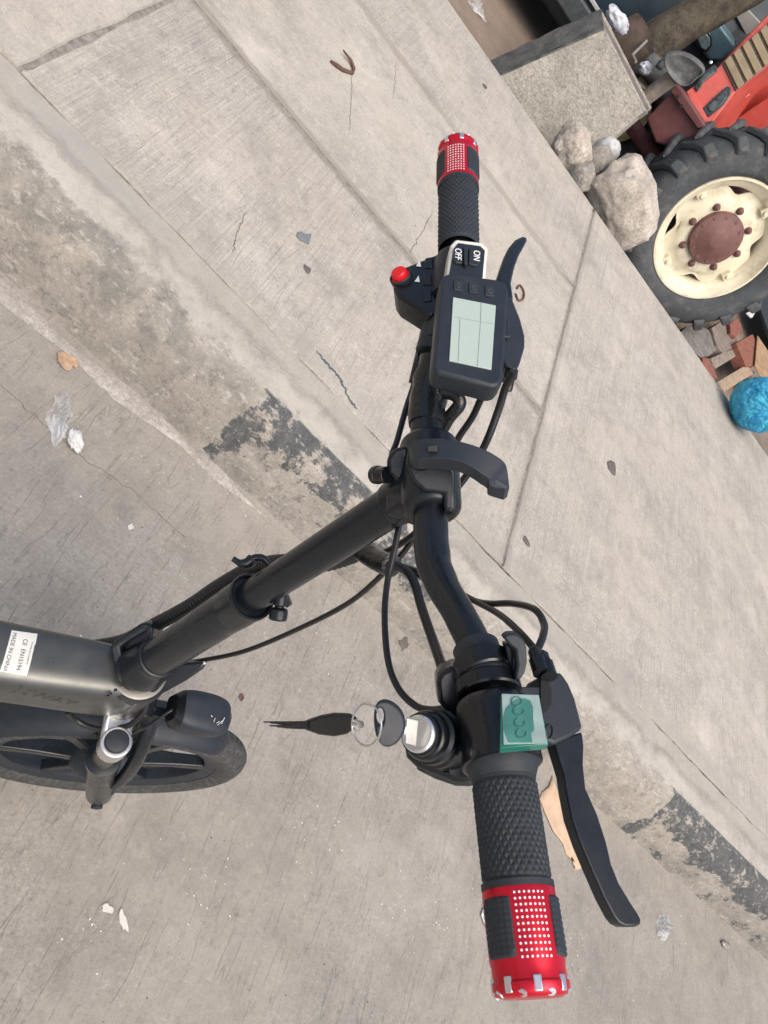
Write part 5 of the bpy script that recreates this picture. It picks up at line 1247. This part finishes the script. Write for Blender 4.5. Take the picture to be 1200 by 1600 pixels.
stuff(g.obj('screen_lines', SCRL, disp))
for (u, v) in ((717, 445), (741, 449), (766, 454)):
    PLp([(u - 8, v - 8), (u + 7, v - 6), (u + 6, v + 9), (u - 8, v + 7)], 0, 0.002, 'button', simple('button_rubber', (0.02, 0.024, 0.03), 0.6), disp, 0.0006, DN, DP + DN * 0.0011)
for (u, v) in ((717, 446), (741, 450), (766, 455)):
    g = G(); g.tube([onD(u + 2.6 * math.cos(t), v + 3 * math.sin(t), 0.0014) for t in np.linspace(0.5, 2 * PI - 0.2, 12)], 0.00022, 4); g.obj('button_icon', simple('grey_icon_print', (0.09, 0.1, 0.115), 0.6), disp)
# display bracket
g = G(); q = B(-0.115); g.lathe(q - R_ * 0.012, Bd(-0.11), [(0.0108, 0), (0.0165, 0.001), (0.0165, 0.022), (0.0108, 0.023)], 28); g.cyl(q, onD(730, 520, -0.012), 0.010, 0.012, 16); part(g, 'display_bracket', BLKM)
# switch box
SP = at(732, 402, 0.560)
sb = PLp([(704, 382), (712, 373), (754, 378), (763, 386), (759, 436), (698, 430)], 0, 0.022, 'switch_box', IVORY, bike, 0.002, DN, SP)
PLp([(709, 388), (716, 379), (751, 384), (758, 391), (754, 436), (702, 430)], 0, 0.004, 'switch_face', BLKM, sb, 0.0006, DN, SP + DN * 0.0015)
for pts, s, cu in (([(710, 385), (725, 387), (724, 411), (712, 410), (708, 405)], 'OFF', (715.5, 397)), ([(733, 387), (752, 390), (751, 408), (746, 415), (732, 412)], 'ON', (744.5, 399.5))):
    k = PLp(pts, 0, 0.004, 'rocker_key', BLKM, sb, 0.0009, DN, SP + DN * 0.0036)
    c0 = on(*cu, SP + DN * 0.0038, DN); xx = on(cu[0] - 0.5, cu[1] + 20, SP + DN * 0.0038, DN) - c0; yy = on(cu[0] + 20, cu[1] + 1, SP + DN * 0.0038, DN) - c0
    text('lettering', s, 0.0072, c0, xx, yy, WHT, sb, 0.0002)
PLp([(725, 383), (731, 384), (731, 413), (726, 412)], 0, 0.005, 'rocker_ridge', BLKM, sb, 0.0008, DN, SP + DN * 0.0058)
g = G(); q = B(-0.178); g.lathe(B(-0.145), -Bd(-0.16), [(0.0105, 0), (0.0185, 0.001), (0.0190, 0.004), (0.0190, 0.034), (0.0175, 0.038), (0.0105, 0.039)], 32); part(g, 'switch_clamp', BLKM)
# button pod with red button
PD = at(660, 440, 0.588); PN = (DN - (camdir(-0.17)[2]) * 0.25).normalized()
pod = PLp([(613, 436), (617, 425), (628, 418), (690, 393), (704, 380), (712, 440), (692, 470), (680, 491), (668, 491), (622, 462), (615, 452)], 0, 0.024, 'button_pod', BLKG, bike, 0.004, PN, PD)
PLp([(684, 400), (704, 379), (701, 428), (692, 426), (693, 408)], 0, 0.004, 'pod_corner', IVORY, pod, 0.001, PN, PD + PN * 0.0035)
g = G(); q = on(627, 434, PD, PN); g.lathe(q, (PN - camdir(-0.17)[2] * 0.3).normalized(), [(0.0085, 0), (0.0085, 0.0015), (0.0064, 0.0018), (0.0064, 0.0058), (0.0054, 0.0070), (0, 0.0073)], 32)
g.v = g.v; g.obj('red_button', BTNR, pod)
g = G(); g.lathe(q, (PN - camdir(-0.17)[2] * 0.3).normalized(), [(0.0092, -0.002), (0.0092, 0.002), (0.0080, 0.0030), (0.0074, 0.0016)], 32); g.obj('button_collar', BLKM, pod)
for (u, v) in ((654, 412), (652, 436)):
    g = G(); g.prism([on(u - 4, v + 4, PD + PN * 0.0005, PN), on(u + 4, v + 5, PD + PN * 0.0005, PN), on(u + 2, v - 5, PD + PN * 0.0005, PN)], PN * 0.0003); g.obj('arrow_mark', WHT, pod)
for (u, v, s_) in ((641, 418, 'MODE'), (644, 462, 'SET')):
    c0 = on(u, v, PD + PN * 0.0006, PN); xx = on(u - 1, v + 20, PD, PN) - on(u, v, PD, PN); yy = on(u + 20, v + 1, PD, PN) - on(u, v, PD, PN)
    pass
for (u, v) in ((670, 410), (668, 436), (668, 462)):
    PLp([(u - 6, v - 7), (u + 6, v - 9), (u + 7, v + 7), (u - 6, v + 8)], 0, 0.003, 'rocker', BLKG, pod, 0.0008, PN, PD + PN * 0.0012)
# left brake lever; blades lie in the plane of bar and forward direction
def lever(blade, house, r_, th_b, th_h, off, hoff):
    PN_ = (U_ * 0.9 - N_ * 0.25).normalized()
    PP = B(r_) + PN_ * hoff
    h = PLp(house, 0, th_h, 'brake_lever', BLKM, bike, 0.0022, PN_, PP)
    b_ = PLp(blade, 0, th_b, 'lever_blade', BLK, h, 0.0032, PN_, PP + PN_ * off)
    return h, PN_, PP
lh, LPN, LPP = lever([(778, 434), (784, 415), (790, 398), (797, 384), (806, 373), (818, 367), (826, 372), (821, 382), (812, 398), (805, 418), (800, 441), (803, 462), (804, 490), (794, 488), (788, 452)], [(790, 452), (803, 470), (814, 498), (821, 524), (821, 542), (814, 566), (808, 580), (800, 580), (786, 562), (776, 500)], -0.14, 0.007, 0.016, -0.001, 0.004)
g = G(); g.lathe(at(799, 578, .553), (at(795, 600, .552) - at(799, 578, .553)), [(0.0052, 0), (0.0052, 0.006), (0.0036, 0.008), (0.0036, 0.014), (0.0030, 0.016)], 16); g.obj('cable_adjuster', BLKG, lh)
g = G(); g.cyl(B(-0.135) + Bd(-.13) * 0.0, B(-0.112), 0.016, 0.016, 28); g.box((B(-.125) + on(790, 520, LPP, LPN)) / 2, R_ * 0.010, (B(-.125) - on(790, 520, LPP, LPN)) / 2, LPN * 0.006); part(g, 'lever_clamp', BLKM, bevel=0.001)
# taped bar section by the display
g = G(); P = [B(r) for r in np.linspace(-0.05, -0.10, 8)]; g.tube(P, [0.0135, 0.0142, 0.0137, 0.0145, 0.0140, 0.0148, 0.0142, 0.0146], 22)
g.v = [tuple(V(v) + V((1, 1, 1)) * 0.0007 * noise.noise(V(v) * 160)) for v in g.v]; part(g, 'bar_tape', TAPE)
g = G(); g.tube(cr([at(690, 612, .563), at(712, 618, .56), at(718, 632, .56), at(702, 652, .565), at(690, 672, .57)], 5), 0.005, 12); part(g, 'taped_plug', TAPE)

# --- right controls
def ring(r0, r1, rad_, name, mat, parent=bike, bev=0.0015):
    g = G(); a = Bd((r0 + r1) / 2); Ln = (B(r1) - B(r0)).length
    g.lathe(B(r0), (B(r1) - B(r0)), [(0.0100, 0), (rad_ - 0.001, 0.0), (rad_, 0.001), (rad_, Ln - 0.001), (rad_ - 0.001, Ln), (0.0100, Ln)], 44); return g.obj(name, mat, parent)
ring(0.137, 0.1465, 0.0138, 'shifter_collar', BLKM)
sh = ring(0.1465, 0.158, 0.0168, 'shifter', BLKG); ring(0.1595, 0.168, 0.0182, 'shifter_drum', BLKG, sh); ring(0.157, 0.1605, 0.0155, 'drum_groove', BLKM, sh)
a, c, e = camdir(0.17)
# shifter pod on the left side
PLp([(682, 1062), (690, 1049), (712, 1040), (740, 1046), (770, 1052), (790, 1070), (782, 1094), (752, 1096), (722, 1112), (716, 1126), (698, 1114), (685, 1098)], 0.432, 0.024, 'shifter_pod', BLKG, sh, 0.0045)
# thumb lever standing up right of the bar
PLp([(786, 996), (794, 990), (806, 990), (818, 998), (823, 1012), (824, 1035), (820, 1052), (812, 1064), (804, 1062), (808, 1040), (806, 1016), (796, 1008)], 0.405, 0.011, 'thumb_lever', BLKM, sh, 0.003)
PLp([(788, 1004), (797, 1006), (806, 1018), (806, 1042), (802, 1058), (794, 1048)], 0.418, 0.010, 'lever_base', BLKG, sh, 0.002)
g = G(); g.cyl(at(724, 1118, .425), at(722, 1130, .425), 0.003, 0.003, 14); g.obj('clamp_screw', SILV, sh)
# throttle and ignition housing
g = G(); Ln = (B(0.2045) - B(0.172)).length
g.lathe(B(0.171), Bd(0.19), [(0.0102, 0), (0.0170, 0.0005), (0.0196, 0.003), (0.0202, 0.008), (0.0202, Ln - 0.004), (0.0212, Ln), (0.0212, Ln + 0.004), (0.0170, Ln + 0.005)], 48)
th_ = part(g, 'ignition_housing', BLKG)
PLp([(741, 1096), (783, 1086), (784, 1180), (760, 1200), (742, 1190), (732, 1160), (736, 1120)], 0.395, 0.026, 'housing_cover', BLKG, th_, 0.006)
hp_ = [(700, 1128), (738, 1120), (760, 1150), (752, 1190), (742, 1228), (712, 1228), (682, 1216), (652, 1204), (636, 1188), (632, 1174), (655, 1136), (676, 1124)]
PLp(hp_, 0.418, 0.024, 'lower_housing', BLKG, th_, 0.007)
PLp([(646, 1203), (700, 1200), (746, 1196), (744, 1232), (712, 1231), (680, 1220)], 0.424, 0.020, 'housing_base', simple('grey_black_base', (0.03, 0.034, 0.036), 0.35), th_, 0.004)
PLp([(692, 1206), (702, 1206), (704, 1210), (696, 1211)], 0.4165, 0.003, 'housing_slot', HOLE, th_, 0.0004)
# lock barrel with stepped boot
la = at(655, 1147, 0.398); lb = at(704, 1158, 0.428); ld = (lb - la)
g = G(); T_ = ld.length
g.lathe(la, ld, [(0.0100, 0.0), (0.0112, 0.0005), (0.0114, 0.004), (0.0122, 0.0045), (0.0134, 0.007), (0.0134, 0.0095), (0.0126, 0.0102), (0.0126, 0.0115), (0.0146, 0.0128), (0.0148, 0.0165), (0.0136, 0.0172), (0.0138, 0.0182), (0.0160, 0.020), (0.0160, T_)], 48); g.obj('lock_boot', BLKG, th_)
g = G(); g.lathe(la, -ld, [(0.0098, -0.003), (0.0098, 0.0015), (0.0088, 0.0024), (0.0078, 0.0022), (0.0074, 0.0008), (0.0, 0.0008)], 44); g.obj('lock_cylinder', SILV, th_)
# key hanging in the lock, with ring and fob
kt = thing('key_set', at(605, 1130, 0.39), 'ignition key with steel ring and black leather fob hanging from the lock', 'key')
kn = -RZ
g = G(); g.prism([at(636, 1122, .386), at(654, 1126, .390), at(650, 1166, .390), at(634, 1162, .386)], (RZ * 0.003)); g.obj('key_blade', simple('nickel_key', (0.62, 0.61, 0.56), 0.3, 0.6), kt, bevel=0.0004)
g = G(); ko = []
for i in range(28):
    t = 2 * PI * i / 28; x_ = math.cos(t) * 24.5; y_ = math.sin(t) * 36; x_ += 3 * math.cos(2 * t); ang = -0.12
    ko.append(at(606 + x_ * math.cos(ang) - y_ * math.sin(ang), 1132 + x_ * math.sin(ang) + y_ * math.cos(ang), 0.376 + 0.0004 * x_ / 3))
kc = [at(594 + 6.0 * math.cos(2 * PI * i / 28), 1121 + 14 * math.sin(2 * PI * i / 28), 0.3755) for i in range(28)]
bk_ = RZ * 0.0065
g.add(ko + kc + [p_ + bk_ for p_ in ko] + [p_ + bk_ for p_ in kc], [t_ for i in range(28) for i2 in ((i + 1) % 28,) for t_ in ((i, i2, 28 + i2, 28 + i), (56 + i, 84 + i, 84 + i2, 56 + i2), (i, 56 + i, 56 + i2, i2), (28 + i, 28 + i2, 84 + i2, 84 + i))])
kb_ = g.obj('key_bow', BLKM, kt, bevel=0.0016)
g = G(); P = [at(573 + 23 * math.cos(t), 1133 + 33 * math.sin(t), 0.382 - 0.012 * math.cos(t)) for t in np.linspace(0, 2 * PI, 33)]; g.tube(P, 0.00055, 8); g.tube([p_ + RZ * 0.001 for p_ in P], 0.00055, 8); g.obj('split_ring', SILV, kt)
fo = [(561, 1129), (555, 1121), (546, 1116), (522, 1115), (500, 1119), (482, 1125), (466, 1132), (478, 1142), (498, 1149), (522, 1152), (542, 1148), (556, 1138)]
g = G(); g.prism([at(u, v, 0.395 + (560 - u) * 0.00045) for u, v in fo], RZ * 0.004); fob = g.obj('leather_fob', LEATH, kt, bevel=0.0019)
g = G(); g.cyl(at(555, 1130, .394), at(563, 1133, .388), 0.0022, 0.0022, 12); g.obj('fob_ring', SILV, kt)
for k in range(7):
    y0 = 1129 + k * 1.3; y1 = 1128 + k * 1.5; x1 = 412 + (k * 11) % 34
    g = G(); g.tube(cr([at(482, y0, .430), at(455, y0 * 0.6 + y1 * 0.4 + (k % 2), .441), at(x1, y1, .452)], 5), [0.0011 - 0.00007 * i9 for i9 in range(11)], 6); g.obj('tassel', LEATH, kt)
# green battery window
gN = -RZ
WN = (c + e * 0.15).normalized(); WP = at(818, 1125, 0.372)
bw = PLp([(783, 1083), (842, 1085), (857, 1163), (781, 1169)], 0, 0.0068, 'battery_window', EDGE, bike, 0.0006, WN, WP)
PLp([(784, 1084), (842, 1086), (855, 1161), (787, 1163)], 0, 0.0005, 'window_film', FILM, bw, 0.0001, WN, WP + WN * 0.0006)
wpts = [(800, 1097), (806, 1093), (820, 1091), (829, 1095), (833, 1105), (833, 1120), (835, 1140), (830, 1146), (832, 1160), (795, 1160), (787, 1140), (787, 1118), (791, 1106)]
PLp(wpts, 0, 0.0004, 'green_patch', GREEN, bw, 0.00008, WN, WP + WN * 0.0009)
for i, (u, v) in enumerate(((807, 1096), (810, 1111), (812, 1129), (814, 1146))):
    a0_ = 0.5 if i else 0.1; a1_ = 2 * PI - 0.9 if i else 2 * PI
    g = G(); g.tube([on(u + 8 * math.cos(t), v + 7 * math.sin(t), WP + WN * 0.0011, WN) for t in np.linspace(a0_ - 0.9, a1_ - 0.9, 18)], 0.00028, 5); g.obj('segment_mark', GINK, bw)
# right brake lever
rh, RPN, RPP = lever([(866, 1160), (890, 1150), (910, 1143), (913, 1165), (912, 1195), (916, 1232), (934, 1272), (948, 1315), (956, 1350), (968, 1380), (986, 1410), (998, 1428), (1003, 1438), (1001, 1445), (994, 1448), (978, 1448), (968, 1443), (960, 1433), (944, 1403), (926, 1362), (908, 1320), (894, 1280), (886, 1240), (882, 1212), (874, 1186)], [(846, 1056), (858, 1050), (878, 1050), (890, 1068), (900, 1092), (912, 1138), (892, 1152), (868, 1163), (852, 1158), (846, 1128), (842, 1090)], 0.19, 0.0085, 0.018, -0.002, 0.003)
g = G(); g.prism([on(u, v, RPP + RPN * 0.0006, RPN) for u, v in [(845, 1058), (855, 1062), (862, 1078), (862, 1100), (854, 1112), (845, 1116)]], -RPN * 0.001); g.obj('lever_recess', HOLE, rh)
g = G(); P = [on(857 + 6 * math.cos(t) - 2 * math.sin(t), 1143 + 2 * math.cos(t) + 11 * math.sin(t), RPP + RPN * 0.0004, RPN) for t in np.linspace(0, 2 * PI, 25)]; g.tube(P, 0.00035, 6); g.obj('pivot_ring', HOLE, rh)
for (u, v, k) in ((838, 1028, 0), (850, 1034, 1)):
    a_, b_ = at(u - 3, v - 10, .437), at(u + 8, v + 24, .425); dd = b_ - a_
    g = G(); g.lathe(a_, dd, [(0.0028, -0.002), (0.0040, 0), (0.0040, 0.005), (0.0050, 0.006), (0.0050, dd.length)], 10); g.obj('cable_adjuster', BLKG, rh)
g = G(); g.box((B(.178) + on(850, 1110, RPP - RPN * .008, RPN)) / 2, R_ * 0.012, (B(.178) - on(850, 1110, RPP - RPN * .008, RPN)) / 2, RPN * 0.007); part(g, 'lever_clamp', BLKM, bevel=0.001)
# flared inner end of the right grip
g = G(); g.lathe(B(0.205), Bd(0.21), [(0.0120, -0.001), (0.0195, 0.0), (0.0198, 0.002), (0.0180, 0.006), (0.0166, 0.010), (0.012, 0.0105)], 48); part(g, 'grip_flange', RUB)
